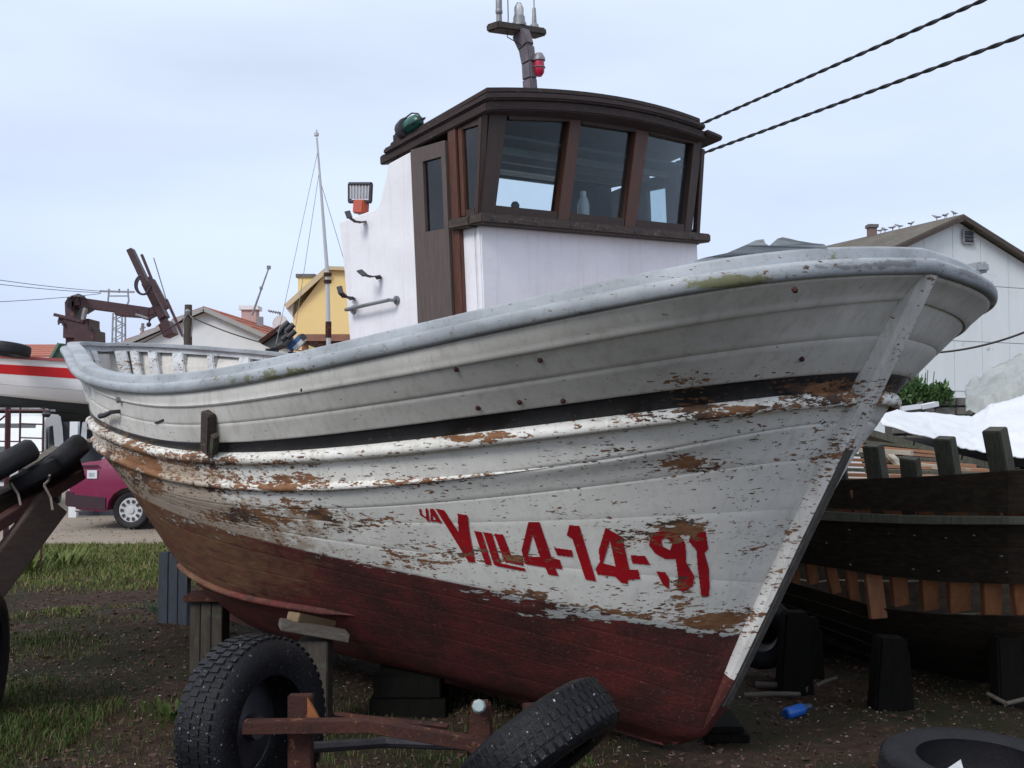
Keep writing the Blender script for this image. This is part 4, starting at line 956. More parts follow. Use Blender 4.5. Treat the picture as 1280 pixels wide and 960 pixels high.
# dark tyre lying at the right edge, plastic scrap in it
c = P(1226, 962, 4.75); c.z = .06; t = thing('lying_tyre', (c.x, c.y, 0), 'big dark tyre lying flat on the soil under the ribbed boat at right', 'tyre')
tyre_mb(c, (.03, -.05, 1), .42, .24, .27).build('tyre_casing', M_RUBBER2, t, smooth=True)
tread(MB(), c, (.03, -.05, 1), .42, .24, d=.006).build('tread_blocks', M_RUBBER2, t)['kind'] = 'stuff'
mb = MB(); q = P(1200, 925, 4.75); q.z = .07
pts = [(q + Vector(d)) for d in ((-.04,0,0),(.02,-.02,0),(.03,.03,.0),(.01,.02,.085),(-.08,.03,.02),(-.12,.0,.035))]
mb.add(pts, [(0,1,3),(1,2,3),(0,3,4),(4,3,2),(4,5,0),(0,1,2)]); solo(mb, 'plastic_scrap', pm('white_plastic_bag', (.55,.58,.62), (.4,.43,.47), 10, .5, .002), 'crumpled pale plastic scrap poking out of the lying tyre', 'litter')
# blue bottle
q = G(997, 896); q.z = .035; t = thing('blue_bottle', (q.x, q.y, 0), 'bright blue bottle with dark cap lying on the soil right of the forefoot', 'bottle')
d = (P(1015, 880, 5.9) - P(977, 898, 5.9)); d.z = .02; d = Vector((.9, .5, .12)).normalized()
MB().lathe(q - d*.09, d, [(0,.026),(.008,.033),(.12,.033),(.135,.024)], 18).build('bottle_body', pm('blue_plastic', (.012,.12,.50), (.01,.09,.38), 6, .35, 0), t, smooth=True)
MB().lathe(q + d*.045, d, [(0,.020),(.05,.018),(.055,.01)], 14).build('bottle_cap', pm('dark_blue_cap', (.02,.05,.10), (.01,.03,.06), 6, .4, 0), t, smooth=True)
# things right of the forefoot: round fender, stump props, pipe
c = P(952, 832, 6.9); c.z = .30; solo(tyre_mb(c, (.3, 1, .1), .22, .16, .10), 'spare_tyre', M_RUBBER2, 'small dark tyre leaning just behind the stem of the boat', 'tyre', smooth=True)
for (a, b, tp, Yd, w_, lab) in ((988, 862, 768, 6.6, .20, 'thick dark stump prop nearest the stem under the ribbed boat'), (1012, 872, 775, 6.9, .13, 'thin dark stump prop right beside the thick one'), (1108, 880, 800, 6.2, .22, 'square grey prop under the middle of the ribbed boat'), (1262, 880, 800, 6.3, .2, 'dark prop under the ribbed boat at the right edge')):
    p = P(a, b, Yd); p.z = 0; tpz = max(P(a, tp, Yd).z, .3); t = thing('stump_prop', p, lab, 'wooden prop', 'props under the ribbed boat')
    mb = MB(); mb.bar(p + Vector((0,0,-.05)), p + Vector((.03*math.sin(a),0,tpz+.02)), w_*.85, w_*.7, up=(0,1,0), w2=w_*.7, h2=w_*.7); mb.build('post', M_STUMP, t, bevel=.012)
    mb = MB(); mb.bar(p + Vector((w_*.5,-.03,-.03)), p + Vector((w_*.42,0,tpz-.06)), w_*.3, .05, up=(0,1,0)); mb.build('side_board', M_STUMP, t)
for (x0, y0, x1, y1, r, lab) in ((945,862,1010,868,.02,'grey pipe lying on the soil behind the blue bottle'),(930,874,1000,873,.014,'thin board edge lying on the soil near the stem'),(1020,862,1045,852,.012,'short stick lying behind the blue bottle')):
    a = G(x0, y0); b = G(x1, y1); a.z = b.z = r+.01; mb = MB(); mb.tube([a, a.lerp(b, .5)+Vector((0,0,.006)), b], r, 8); solo(mb, 'scrap_stick', M_TIMBERH, lab, 'scrap')
a = G(1258, 893); b = G(1235, 885); a.z = .06; b.z = .08; mb = MB(); mb.tube([a, b], .012, 6); mb.tube([a, a+Vector((.2,.05,.03))], .012, 6); solo(mb, 'bent_stick', M_TIMBERH, 'pale bent stick lying behind the tyre at the right edge', 'scrap')
# weeds by the prop
def weed(px, py, n, h, label, mat=M_GRASS, spread=.12):
    p = G(px, py); vs = MB()
    for k in range(n):
        a = random.uniform(0, 6.28); l = h*random.uniform(.5, 1.1); q = p + Vector((math.cos(a), math.sin(a), 0))*random.uniform(0, spread*.5)
        tip = q + Vector((math.cos(a)*l*.7, math.sin(a)*l*.7, l)); midp = q.lerp(tip, .5) + Vector((0,0,l*.18)); s_ = Vector((-math.sin(a), math.cos(a), 0))*.012
        vs.add([q-s_*.4, q+s_*.4, midp+s_, midp-s_, tip], [(0,1,2,3), (3,2,4)])
    o = vs.build('weed', mat); me = o.data; c = me.attributes.new('tone', 'FLOAT', 'POINT'); c.data.foreach_set('value', RNG.uniform(0, .8, len(me.vertices)).astype(np.float32))
    return tag(o, label, 'weed', kind='stuff')
M_WEED = grass_mat('blue_green_weed', (.05, .085, .045), (.08, .115, .07), (.09, .12, .08))
weed(212, 772, 50, .15, 'bluish leafy weed growing before the board prop under the stern', M_WEED, .3)
weed(30, 722, 90, .30, 'bright green grass tuft behind the diagonal brown beam', M_GRASSF, .6)
weed(80, 712, 70, .24, 'green tuft on the verge right of the diagonal brown beam', M_GRASSF, .5)
weed(215, 900, 30, .09, 'green tuft left of the standing axle tyre', M_GRASS, .4)

# ================================================================== ribbed boat under repair at the right
rb = thing('ribbed_boat', P(1140, 860, 6.2)*1.0, 'dark old wooden boat under repair with open ribs and missing planks, at right', 'boat')
XS = [930, 1000, 1060, 1120, 1180, 1240, 1300, 1400, 1520]
def YD(x, lvl=0): # depth of the near side: bow at left farther away
    return 7.6 - 1.55*min(1, max(0, (x-930)/330))**.6 - .25*max(0, (x-1260)/260) + lvl
def edge(tab, x): return float(np.interp(x, [q[0] for q in tab], [q[1] for q in tab]))
E0 = [(930,606),(1000,602),(1060,599),(1150,596),(1280,587),(1520,566)]
E1 = [(930,632),(1000,634),(1060,637),(1150,640),(1280,642),(1520,640)]
E2 = [(930,634.5),(1000,637),(1060,641),(1150,645),(1280,646),(1520,644)]
E2b = [(930,645),(1000,648),(1060,652),(1150,655),(1280,656),(1520,654)]
E3 = [(930,670),(1000,674),(1060,678),(1150,682),(1280,684),(1520,682)]
E4 = [(930,690),(985,702),(1040,710),(1100,720),(1180,728),(1280,731),(1520,733)]
E5 = [(930,712),(985,727),(1040,742),(1100,760),(1180,768),(1280,770),(1520,772)]
E6 = [(930,740),(985,757),(1040,775),(1100,795),(1180,806),(1280,812),(1520,815)]
E7 = [(930,760),(985,780),(1040,800),(1100,826),(1180,842),(1280,850),(1520,852)]
E8 = [(930,772),(985,795),(1040,818),(1100,850),(1180,868),(1280,876),(1520,880)]
def rplank(nm, Ea, Eb, la, lb, mat, th=.03, x0=930, x1=1520, parent=rb):
    xs = np.linspace(x0, x1, 26); top = []; bot = []
    for x in xs: top.append(P(x, edge(Ea, x)+.4, YD(x, la))); bot.append(P(x, edge(Eb, x)-.4, YD(x, lb)))
    mb = MB(); vs = []; n = len(xs); off = Vector((0, th, 0))
    vs = top + bot + [p+off for p in top] + [p+off for p in bot]; fs = []
    for i in range(n-1): fs += [(i, i+1, n+i+1, n+i), (2*n+i+1, 2*n+i, 3*n+i, 3*n+i+1), (i+1, i, 2*n+i, 2*n+i+1), (n+i, n+i+1, 3*n+i+1, 3*n+i)]
    fs += [(0, n, 3*n, 2*n), (2*n-1, n-1, 3*n-1, 4*n-1)]
    mb.add(vs, fs); return mb.build(nm, mat, parent)
rplank('top_plank', E0, E1, 0, .02, M_DARKPLANK, .05)
rplank('rub_strake', E2, E2b, -.04, -.04, M_GREYW, .07)
mE = lambda A_, B__, f: [(a[0], a[1]*(1-f) + edge(B__, a[0])*f) for a in A_]
rplank('hull_plank', E2b, E3, .03, .06, M_DARKPLANK); rplank('hull_plank', E3, E4, .06, .12, M_DARKPLANK)
rplank('hull_plank', E5, mE(E5, E6, .5), .20, .27, M_DARKPLANK); rplank('hull_plank', mE(E5, E6, .5), E6, .27, .36, M_DARKPLANK)
rplank('hull_plank', E6, mE(E6, E7, .5), .36, .5, M_DARKPLANK); rplank('hull_plank', mE(E6, E7, .5), E7, .5, .66, M_DARKPLANK)
rplank('hull_plank', E7, E8, .66, .95, M_DARKPLANK)
# far shell of the hull, added to block light behind the ribs, and the garboards below
for k in range(6):
    mb = MB(); xs = np.linspace(930, 1520, 14); zz = lambda x, f: P(x, edge(E0, x)*(1-f) + edge(E8, x)*f, YD(x)).z
    fr0, fr1 = .12 + k*.145, .12 + (k+1)*.145 - .01; pts = []
    def bk(x, f): q = P(x, 540, YD(x)); w = 1.9*math.sqrt(max(0, 1-f**3)) * min(1, max(.12, (x-930)/230)); return Vector((q.x, q.y + .35 + w, zz(x, f)))
    for i in range(13): mb.hexa([bk(xs[i], fr1), bk(xs[i+1], fr1), bk(xs[i+1], fr1)+Vector((0,.03,0)), bk(xs[i], fr1)+Vector((0,.03,0)), bk(xs[i], fr0), bk(xs[i+1], fr0), bk(xs[i+1], fr0)+Vector((0,.03,0)), bk(xs[i], fr0)+Vector((0,.03,0))])
    mb.build('hull_plank', M_DARKPLANK, rb)
mb = MB(); mb.bar(P(950, 800, 8.2), P(1520, 878, 7.4), .15, .22); mb.build('keel', M_DARKPLANK, rb)
# nails
mb = MB()
for x in range(955, 1290, 37):
    for f in (.22, .55, .8):
        if random.random() < .35: continue
        q = P(x + random.uniform(-8, 8), edge(E2b, x)*(1-f) + edge(E4, x)*f + random.uniform(-4, 4), YD(x, .02)); mb.box(q.x-.003, q.x+.003, q.y-.004, q.y+.02, q.z-.003, q.z+.003)
mb.build('nail_heads', M_STEEL, rb)['kind'] = 'stuff'
# orange ribs in the open seam, running down behind the planks
for i, x in enumerate((970, 992, 1012, 1036, 1062, 1090, 1122, 1160, 1197, 1238, 1275, 1318, 1360, 1400)):
    wpx = (8, 9, 12, 14, 15, 19, 20, 24, 27, 28, 28, 28, 28, 28)[i]; y0 = edge(E0, x); lean = 5 if x < 1120 else 2
    yb = edge(E5, x) + (random.uniform(-9, 4) if x != 1090 else 16); lean += random.uniform(-2, 4); wpx *= random.uniform(.8, 1.1)
    a = P(x-lean*2.5, y0+12, YD(x, .13)); b = P(x, edge(E4, x)-6, YD(x, .21)); c = P(x+lean, yb, YD(x, .29 if x != 1090 else .17))
    wd = wpx/F_PX*YD(x)
    mb = MB(); 
    for (p, q) in ((a, b), (b, c)): mb.bar(p, q, wd, .06, up=(0,-1,0))
    mb.build('rib', M_ORANGEW, rb, bevel=.003)
# rib heads standing above the top plank
for (xb, xt, yt, w0) in ((1100,1091,556,24),(1141,1137,572,20),(1190,1180,547,24),(1256,1243,536,30),(1052,1047,572,10),(1330,1318,525,30)):
    b = P(xb, edge(E0, xb)+14, YD(xb, .10)); a = P(xt, yt, YD(xb, .04)); wd = w0*.66/F_PX*YD(xb)
    mb = MB(); mb.bar(b, a, wd, .11, up=(.5,-.7,0)); mb.build('rib_head', M_GREYW, rb, bevel=.006)
# far side of the boat and inner floor boards
YF = 9.0
far = [(1085,535),(1140,551),(1200,568),(1280,588),(1420,604)]
for k in range(3):
    mb = MB(); pts = [P(a, b + 5 + k*9, YF-.12*k) for a, b in far]
    for i in range(len(pts)-1): mb.bar(pts[i], pts[i+1] + (pts[i+1]-pts[i])*.03, .04, .055)
    mb.build('far_plank', M_GREYW if k == 0 else M_DARKPLANK, rb)
M_ORB = pm('orange_brown_boards', (.36,.17,.085), (.22,.12,.07), 2.5, .7, .003, (1.5, 10, 10), spots=(.30,.25,.20), spot_scale=9, spot_lo=.6)
for k in range(9):
    f = k/8; mb = MB()
    a = P(1044, 548 + 6.4*k, 8.7 - 1.5*f); b = P(1150 + 130*f, 560 + 5.5*k, 8.7 - 1.6*f)
    mb.bar(a, b, .17, .022); mb.build('ceiling_board', M_ORB if k % 3 else M_GREYW, rb)
for (x0, y0, x1, y1) in ((1110,577,1180,585),(1120,590,1180,592),(1060,562,1140,566),(1108,565,1135,592)):
    mb = MB(); mb.bar(P(x0, y0, 7.9), P(x1, y1, 7.6), .05, .03); mb.build('loose_batten', pm('pale_batten', (.42,.38,.32), (.3,.27,.22), 5, .7, .002), rb)

# ================================================================== white and grey tarpaulins, wall, plants behind
def sheet(name, grid, mat, label, cat, th=.012, sub=3, rum=.012):
    """grid of control points -> draped sheet with thickness and folds"""
    g = np.array([[list(p) for p in r] for r in grid]); 
    def up(a, ax):
        n = a.shape[ax]; x = np.linspace(0, n-1, (n-1)*sub*3+1); i = np.minimum(x.astype(int), n-2); f = x-i; f = f*f*(3-2*f)*.35 + f*.65
        sh = [1, 1, 1]; sh[ax] = -1; f = f.reshape(sh); return np.take(a, i, ax)*(1-f) + np.take(a, i+1, ax)*f
    g = up(up(g, 0), 1); m, n = g.shape[:2]
    ii, jj = np.meshgrid(np.arange(n), np.arange(m)); rd = lambda s_, k_: 1 - 2*np.abs(vnoise(ii*1.0 + jj*.6, jj*1.0 - ii*.35, s_, k_) - .5)
    g[:, :, 2] += rum*(vnoise(ii*1.0, jj*1.0, .22, 3)-.5)*2 + rum*.9*(rd(.16, 4)**3 - .3) + rum*.4*(rd(.4, 6)**2 - .3); g[:, :, 1] -= rum*.8*(rd(.19, 7)**3 - .3)
    o = grid_free(name, g, mat); s = o.modifiers.new('thick', 'SOLIDIFY'); s.thickness = th
    return tag(o, label, cat)
def grid_free(name, g, mat):
    m, n = g.shape[:2]; i = (np.arange(m-1)[:, None]*n + np.arange(n-1)[None]).ravel()
    me = bpy.data.meshes.new(name); me.from_pydata(g.reshape(-1, 3).tolist(), [], np.stack([i, i+1, i+n+1, i+n], 1).tolist()); me.polygons.foreach_set('use_smooth', [True]*len(me.polygons)); me.materials.append(mat)
    o = bpy.data.objects.new(name, me); COL.objects.link(o); return o
M_TARPW = pm('white_tarpaulin', (.66,.68,.71), (.58,.60,.64), 1.5, .45, .002)
M_TARPG = pm('grey_tarpaulin', (.34,.36,.345), (.22,.24,.23), 2.2, .4, .008, (1,1,.4))
sheet('white_tarpaulin', [[P(1098,512,10.6), P(1160,517,10.7), P(1215,522,10.9), P(1240,506,10.9), P(1280,496,10.9), P(1360,480,11)],
 [P(1100,524,9.6), P(1160,538,9.6), P(1215,550,9.4), P(1245,548,9.4), P(1285,540,9.4), P(1360,532,9.4)],
 [P(1102,532,9.2), P(1160,548,9.1), P(1200,560,9.0), P(1240,568,8.9), P(1285,575,8.8), P(1360,580,8.8)]], M_TARPW, 'bright white tarpaulin stretched over a boat behind the rib heads', 'tarpaulin', sub=6, rum=.014)
sheet('grey_tarpaulin', [[P(1207,481,12.6), P(1228,468,12.6), P(1256,454,12.6), P(1276,443,12.6), P(1330,440,12.8)],
 [P(1208,500,12.0), P(1232,495,11.7), P(1258,488,11.6), P(1280,480,11.5), P(1330,470,11.6)],
 [P(1208,520,11.8), P(1232,521,11.4), P(1258,520,11.3), P(1280,518,11.2), P(1330,510,11.2)]], M_TARPG, 'crumpled grey tarpaulin draped over a load before the warehouse', 'tarpaulin', rum=.045, sub=4)
# load under the tarpaulin and the covered hull so that nothing floats
q = P(1270, 520, 12.5); mb = MB(); mb.box(q.x-.2, q.x+2, q.y+.25, q.y+.7, 0, P(1270, 482, 12.6).z); solo(mb, 'covered_load', M_DARKPLANK, 'dark crates hidden under the grey tarpaulin', 'crates')
q = P(1190, 560, 9.8); mb = MB(); mb.hexa([(q.x-.3,9.5,.4),(q.x+3,9.5,.4),(q.x+3,10.6,.4),(q.x-.3,10.6,.4),(q.x-.6,9.35,1.28),(q.x+3.2,9.2,1.20),(q.x+3.2,10.8,1.5),(q.x-.6,10.7,1.5)]); solo(mb, 'covered_hull', M_DARKPLANK, 'dark hull lying under the white tarpaulin', 'boat')
# stone wall
wl = thing('stone_wall', P(1170, 534, 15.0), 'low rough stone wall with shrubs on top behind the bow', 'wall')
w0 = P(1118, 500, 15); M_STONE = pm('rough_grey_stone', (.17,.16,.15), (.09,.085,.08), 3, .9, .02)
mb = MB(); mb.box(w0.x, P(1240, 500, 15).x, 15.08, 15.4, 0, P(1170, 497, 15).z); mb.build('core', pm('wall_mortar', (.07,.065,.06), (.05,.045,.04), 4, .95, .01), wl)
x = w0.x
stone_me = []
for r_ in range(9):
    x = w0.x + random.uniform(-.1, .1); z0 = P(1170, 534, 15).z + .02; zz = 1.6 + .42 - (r_+1)*.13
    while x < P(1240, 500, 15).x:
        L = random.uniform(.15, .34); mb = MB(); 
        c = [(x+.01, 15.0+random.uniform(0,.04), zz+.01), (x+L-.012, 15.0+random.uniform(0,.04), zz+.012), (x+L-.012, 15.09, zz+.012), (x+.01, 15.09, zz+.01)]
        mb.hexa(c + [(a+random.uniform(-.012,.012), b_, zz+.118+random.uniform(-.015,.008)) for a, b_, _ in c]); mb.build('stone', M_STONE, wl, bevel=.012); x += L
def shrub(px0, px1, pyt, pyb, Y, n, label, tall=False):
    mb = MB(); tones = []
    for k in range(n):
        px_ = random.uniform(px0, px1); f = random.random()**.8; hh = pyb + (pyt-pyb)*f*(.55 + .45*math.sin(px_*.31)**2)
        q = P(px_, hh, Y + random.uniform(-.3, .3)); s_ = .05*random.uniform(.6, 1.4)
        d = Vector((random.gauss(0,1), random.gauss(0,1), random.gauss(.3,1) + (1.5 if tall else 0))).normalized(); e_ = d.cross(Vector((random.random(), random.random(), .3))).normalized()
        mb.add([q, q + d*s_ + e_*s_*.35, q + d*s_*2, q + d*s_ - e_*s_*.35], [(0,1,2,3)]); 
    o = mb.build('shrub', M_SHRUB); c = o.data.attributes.new('tone', 'FLOAT', 'POINT'); c.data.foreach_set('value', np.repeat(RNG.uniform(0, .85, n), 4).astype(np.float32)); return tag(o, label, 'shrub')
M_SHRUB = grass_mat('shrub_leaves', (.030, .075, .022), (.075, .135, .045), (.10, .16, .06))
shrub(1118, 1150, 474, 506, 15.1, 900, 'green leafy shrub on the stone wall closest to the bow')
shrub(1148, 1187, 482, 506, 15.2, 900, 'lower spreading shrub on the stone wall left of the grey tarpaulin')
mb = MB()
for k in range(14):
    q = P(1145+k*2.2, 492, 15.1); mb.tube([q, q + Vector((random.uniform(-.05,.05), 0, random.uniform(.12,.34)))], .006, 4)
o = solo(mb, 'stalks', M_SHRUB, 'thin upright stalks sticking out of the shrubs on the wall', 'plant')
# white bent board and grey stone heap on the wall foot
mb = MB(); mb.bar(P(1126,511,11.5), P(1150,508,11.5), .06, .05); mb.bar(P(1150,509,11.5), P(1170,505,11.6), .08, .05); solo(mb, 'white_plank_end', M_TARPW, 'small white plank end lying above the white tarpaulin by the wall', 'plank')
mb = MB(); mb.hexa([P(1141,511,11.6),P(1156,511,11.6),P(1156,510,11.9),P(1141,510,11.9),P(1147,504,11.6),P(1153,501,11.6),P(1153,502,11.8),P(1147,503,11.8)]); solo(mb, 'grey_stone', M_STONE, 'single grey stone on the edge of the white tarpaulin', 'stone')

# ================================================================== warehouse with gulls
WY = 30.0; wd = Vector((.916, .40, 0)); wn_ = Vector((-.40, .916, 0)); apex = P(1196, 273.5, WY)
ware = thing('warehouse', Vector((apex.x, apex.y, 0)), 'large white warehouse with brown roof and gulls on its ridge, behind the bow', 'building')
M_CLAD = pm('white_cladding', (.66,.70,.72), (.56,.60,.62), .5, .7, .002, (1,1,.3), spots=(.42,.45,.45), spot_scale=2.2, spot_lo=.66)
M_ROOFG = pm('brown_fibre_roof', (.12,.105,.085), (.07,.062,.05), 1.2, .9, .004, (1,1,1), spots=(.16,.15,.11), spot_scale=4, spot_lo=.6)
HWL, HWR, slL, slR = 7.5, 7.5, .425, .40
eL = apex - wd*HWL - Vector((0,0,HWL*slL)); eR = apex + wd*HWR - Vector((0,0,HWR*slR))
def wpt(w, z): q = Vector((apex.x, apex.y, 0)) + wd*w; q.z = z; return q
# cladding panels: vertical strips in three tiers with recessed joints
def roofz(w): return apex.z - (abs(w)*slL if w < 0 else w*slR)
tiers = [(0, 2.6), (2.62, 4.0), (4.02, 5.6), (5.62, 99)]
mb = MB(); mb.prism([wpt(-HWL, 0)+wn_*.05, wpt(HWR, 0)+wn_*.05, wpt(HWR, roofz(HWR)-.1)+wn_*.05, wpt(0, apex.z-.1)+wn_*.05, wpt(-HWL, roofz(-HWL)-.1)+wn_*.05], wn_*.15); mb.build('gable_wall', pm('joint_shadow_wall', (.40,.43,.44), (.36,.38,.4), 1, .8, 0), ware)
w_ = -HWL; pw = 1.05
while w_ < HWR - .1:
    w2 = min(w_ + pw, HWR)
    for (z0, z1) in tiers:
        za, zb = min(z1, roofz(w_+.01)-.06), min(z1, roofz(w2-.01)-.06)
        if max(za, zb) <= z0 + .05: continue
        za = max(za, z0+.01); zb = max(zb, z0+.01); pts = [wpt(w_+.008, z0), wpt(w2-.008, z0), wpt(w2-.008, zb)]
        if w_ < 0 < w2 and z1 > 50: pts.append(wpt(0, apex.z-.06))
        pts.append(wpt(w_+.008, za))
        MB().prism([p + wn_*.02 for p in pts], wn_*.028).build('cladding_panel', M_CLAD, ware)
    w_ = w2
vent = MB(); c = P(1207, 297, WY+.2); 
for dz in (-.10, 0, .10): vent.bar(c - wd*.17 + Vector((0,0,dz)) - wn_*.10, c + wd*.17 + Vector((0,0,dz)) - wn_*.10, .06, .05)
vf = MB(); 
for s in (-1, 1): vf.bar(c + wd*.19*s - wn_*.10 + Vector((0,0,-.19)), c + wd*.19*s - wn_*.10 + Vector((0,0,.19)), .05, .05, up=(1,0,0)); vf.bar(c - wd*.2 - wn_*.1 + Vector((0,0,.18*s)), c + wd*.2 - wn_*.1 + Vector((0,0,.18*s)), .05, .05)
v_ = vf.build('vent', M_STEEL, ware); vent.build('louvre', M_DARKMET, v_)
RD = (P(1086, 299, 60) - apex); rl_ = 28.0; ridge = wn_*rl_
off = -wn_*.25
for s, HW, sl in ((-1, HWL, slL), (1, HWR, slR)):
    a = apex + off; b = apex + wd*s*(HW+.3) - Vector((0,0,(HW+.3)*sl)) + off
    mb = MB(); u_ = Vector((0,0,.09)); mb.hexa([a, b, b+ridge, a+ridge, a+u_, b+u_, b+ridge+u_, a+ridge+u_]); mb.build('roof_slope', M_ROOFG, ware)
    mb = MB(); mb.bar(a - wn_*.02 + Vector((0,0,-.03)), b - wn_*.02 + Vector((0,0,.0)), .05, .11); mb.build('verge_board', M_SILL, ware)
mb = MB(); q = wpt(-HWL, 0); mb.hexa([q, q+wn_*.2, q+ridge, q+ridge-wd*.1, q+Vector((0,0,4.1)), q+wn_*.2+Vector((0,0,4.1)), q+ridge+Vector((0,0,4.1)), q+ridge-wd*.1+Vector((0,0,4.1))]); mb.build('side_wall', M_CLAD, ware)
for k in range(3):
    mb = MB(); z = (2.61, 4.01, 5.61)[k]
# chimney at the far end of the ridge
def on_ridge(px):
    lo, hi = 0, 60
    for _ in range(40):
        m_ = (lo+hi)/2; x = pix(apex + wn_*m_)[0]
        if x > px: lo = m_
        else: hi = m_
    return apex + wn_*lo + Vector((0,0,.09))
q = on_ridge(1090); mb = MB(); mb.box(q.x-.12, q.x+.12, q.y-.12, q.y+.12, q.z-.4, q.z+.22); ch = mb.build('chimney', pm('chimney_brick', (.22,.14,.12), (.15,.1,.09), 4, .9, .01), ware); mb = MB(); mb.box(q.x-.16, q.x+.16, q.y-.16, q.y+.16, q.z+.22, q.z+.32); mb.build('chimney_cap', M_STONE, ch)
M_GULL = pm('gull_feathers', (.42,.43,.45), (.25,.26,.28), 6, .8, 0); M_GULLD = pm('gull_dark', (.08,.08,.09), (.12,.12,.13), 6, .8, 0)
glab = ['gull perched at the very peak of the warehouse gable', 'gull standing next to the one at the gable peak', 'gull third from the gable peak, tail to the left', 'lone gull in the middle of the warehouse ridge', 'gull left of the lone middle gull on the ridge', 'gull beside a gap in the row on the warehouse ridge', 'second gull from the chimney on the ridge', 'gull nearest the chimney on the ridge']
for i, px_ in enumerate((1193, 1182, 1171, 1139, 1124, 1116, 1106, 1101)):
    q = on_ridge(px_); s = .34 + .02*(i % 3); f = 1 if i % 2 else -1; ang = random.uniform(-.6, .6); dx = Vector((math.cos(ang)*f, math.sin(ang), 0))
    g = thing('gull', q, glab[i], 'bird', 'gulls on the warehouse ridge')
    up_ = Vector((0,0,1)); b0 = q + up_*.12*s*1.6
    mb = MB(); mb.tube([b0 - dx*.30*s + up_*.03, b0 - dx*.16*s + up_*.02, b0 + up_*.01, b0 + dx*.14*s + up_*.05, b0 + dx*.20*s + up_*.13*s, b0 + dx*.24*s + up_*.20*s, b0 + dx*.30*s + up_*.21*s], [.01, .05*s, .10*s, .095*s, .06*s, .055*s, .02], 8); mb.build('body', M_GULL, g, smooth=True)
    mb = MB(); side_ = dx.cross(up_)
    for w in (1, -1): mb.prism([b0 + side_*w*.085*s + dx*.10*s + up_*.05, b0 + side_*w*.09*s + up_*.09*s, b0 - dx*.36*s + side_*w*.02 + up_*.02, b0 - dx*.1*s + side_*w*.10*s - up_*.01], side_*w*.01)
    mb.build('wings', M_GULLD, g)
    mb = MB()
    for w in (1, -1): mb.tube([q + side_*w*.03, b0 + side_*w*.03], .008, 4)
    mb.build('legs', pm('gull_leg', (.3,.2,.08), None, 6), g)
    mb = MB(); h_ = b0 + dx*.30*s + up_*.21*s; mb.tube([h_, h_ + dx*.07*s - up_*.01], [.014, .004], 5); mb.build('beak', pm('gull_beak', (.4,.28,.05), None, 6), g)

# ================================================================== overhead cables
def cable(name, pts, r, label, twist=True, mat=M_CABLE, cat='cable', group=None, sag=.0):
    a, b = pts; n = 90; c = []
    for i in range(n+1):
        f = i/n; p = a.lerp(b, f); p.z -= sag*4*f*(1-f); c.append(p)
    d = (b-a).normalized(); s = d.cross(Vector((0,0,1))).normalized(); u = s.cross(d); L = (b-a).length
    mb = MB()
    if twist:
        n2 = int(min(1500, max(200, (b-a).length*34))); c2 = [a.lerp(b, i/n2) - Vector((0,0,sag*4*(i/n2)*(1-i/n2))) for i in range(n2+1)]
        for k in range(2):
            mb.tube([q + (s*math.cos(L*i/n2*2*math.pi/.34 + k*math.pi) + u*math.sin(L*i/n2*2*math.pi/.34 + k*math.pi))*r*.55 for i, q in enumerate(c2)], r*.72, 6)
    else: mb.tube(c, r, 6)
    return solo(mb, name, mat, label, cat, group, smooth=True)
def ext(a, b, k): return b + (b-a)*k
a = P(886, 151, 12.2); b = P(1232, -1, 8.8); e1 = ext(b, a, .42); cable('overhead_cable', (e1, ext(a, b, .9)), .0155, 'upper twisted black cable rising from the wheelhouse roof to the top edge')
a = P(886, 189, 12.2); b = P(1280, 44, 8.6); e2_ = ext(b, a, .42); cable('overhead_cable', (e2_, ext(a, b, .6)), .0155, 'lower twisted black cable rising to the right edge')
up_ = thing('cable_pole', (e1.x, e1.y, 0), 'wooden pole hidden behind the wheelhouse that carries the twisted cables', 'pole')
MB().tube([(e1.x, e1.y+.08, -.05), (e1.x, e1.y+.08, e1.z+.05)], [.12, .09], 10).build('shaft', M_TIMBER, up_, smooth=True)
MB().bar(e1 + Vector((0,.04,0)), e2_ + Vector((0,.04,0)), .05, .05).build('bracket', M_STEEL, up_)
a = P(1120, 440, 22); b = P(1330, 393, 20); cable('wall_cable', (a, b), .022, 'thin dark cable sagging across the white warehouse wall', False, sag=.25)
for (y0, y1, lab) in ((343, 364, 'topmost'), (354, 366, 'middle'), (371, 367, 'lowest')):
    cable('power_line', (P(-220, y0-34 if y0 < 370 else 378, 55), P(126, y1, 70)), .020, '%s of the thin power lines running left from the pylon' % lab, False, sag=.3, group='power lines at the pylon')

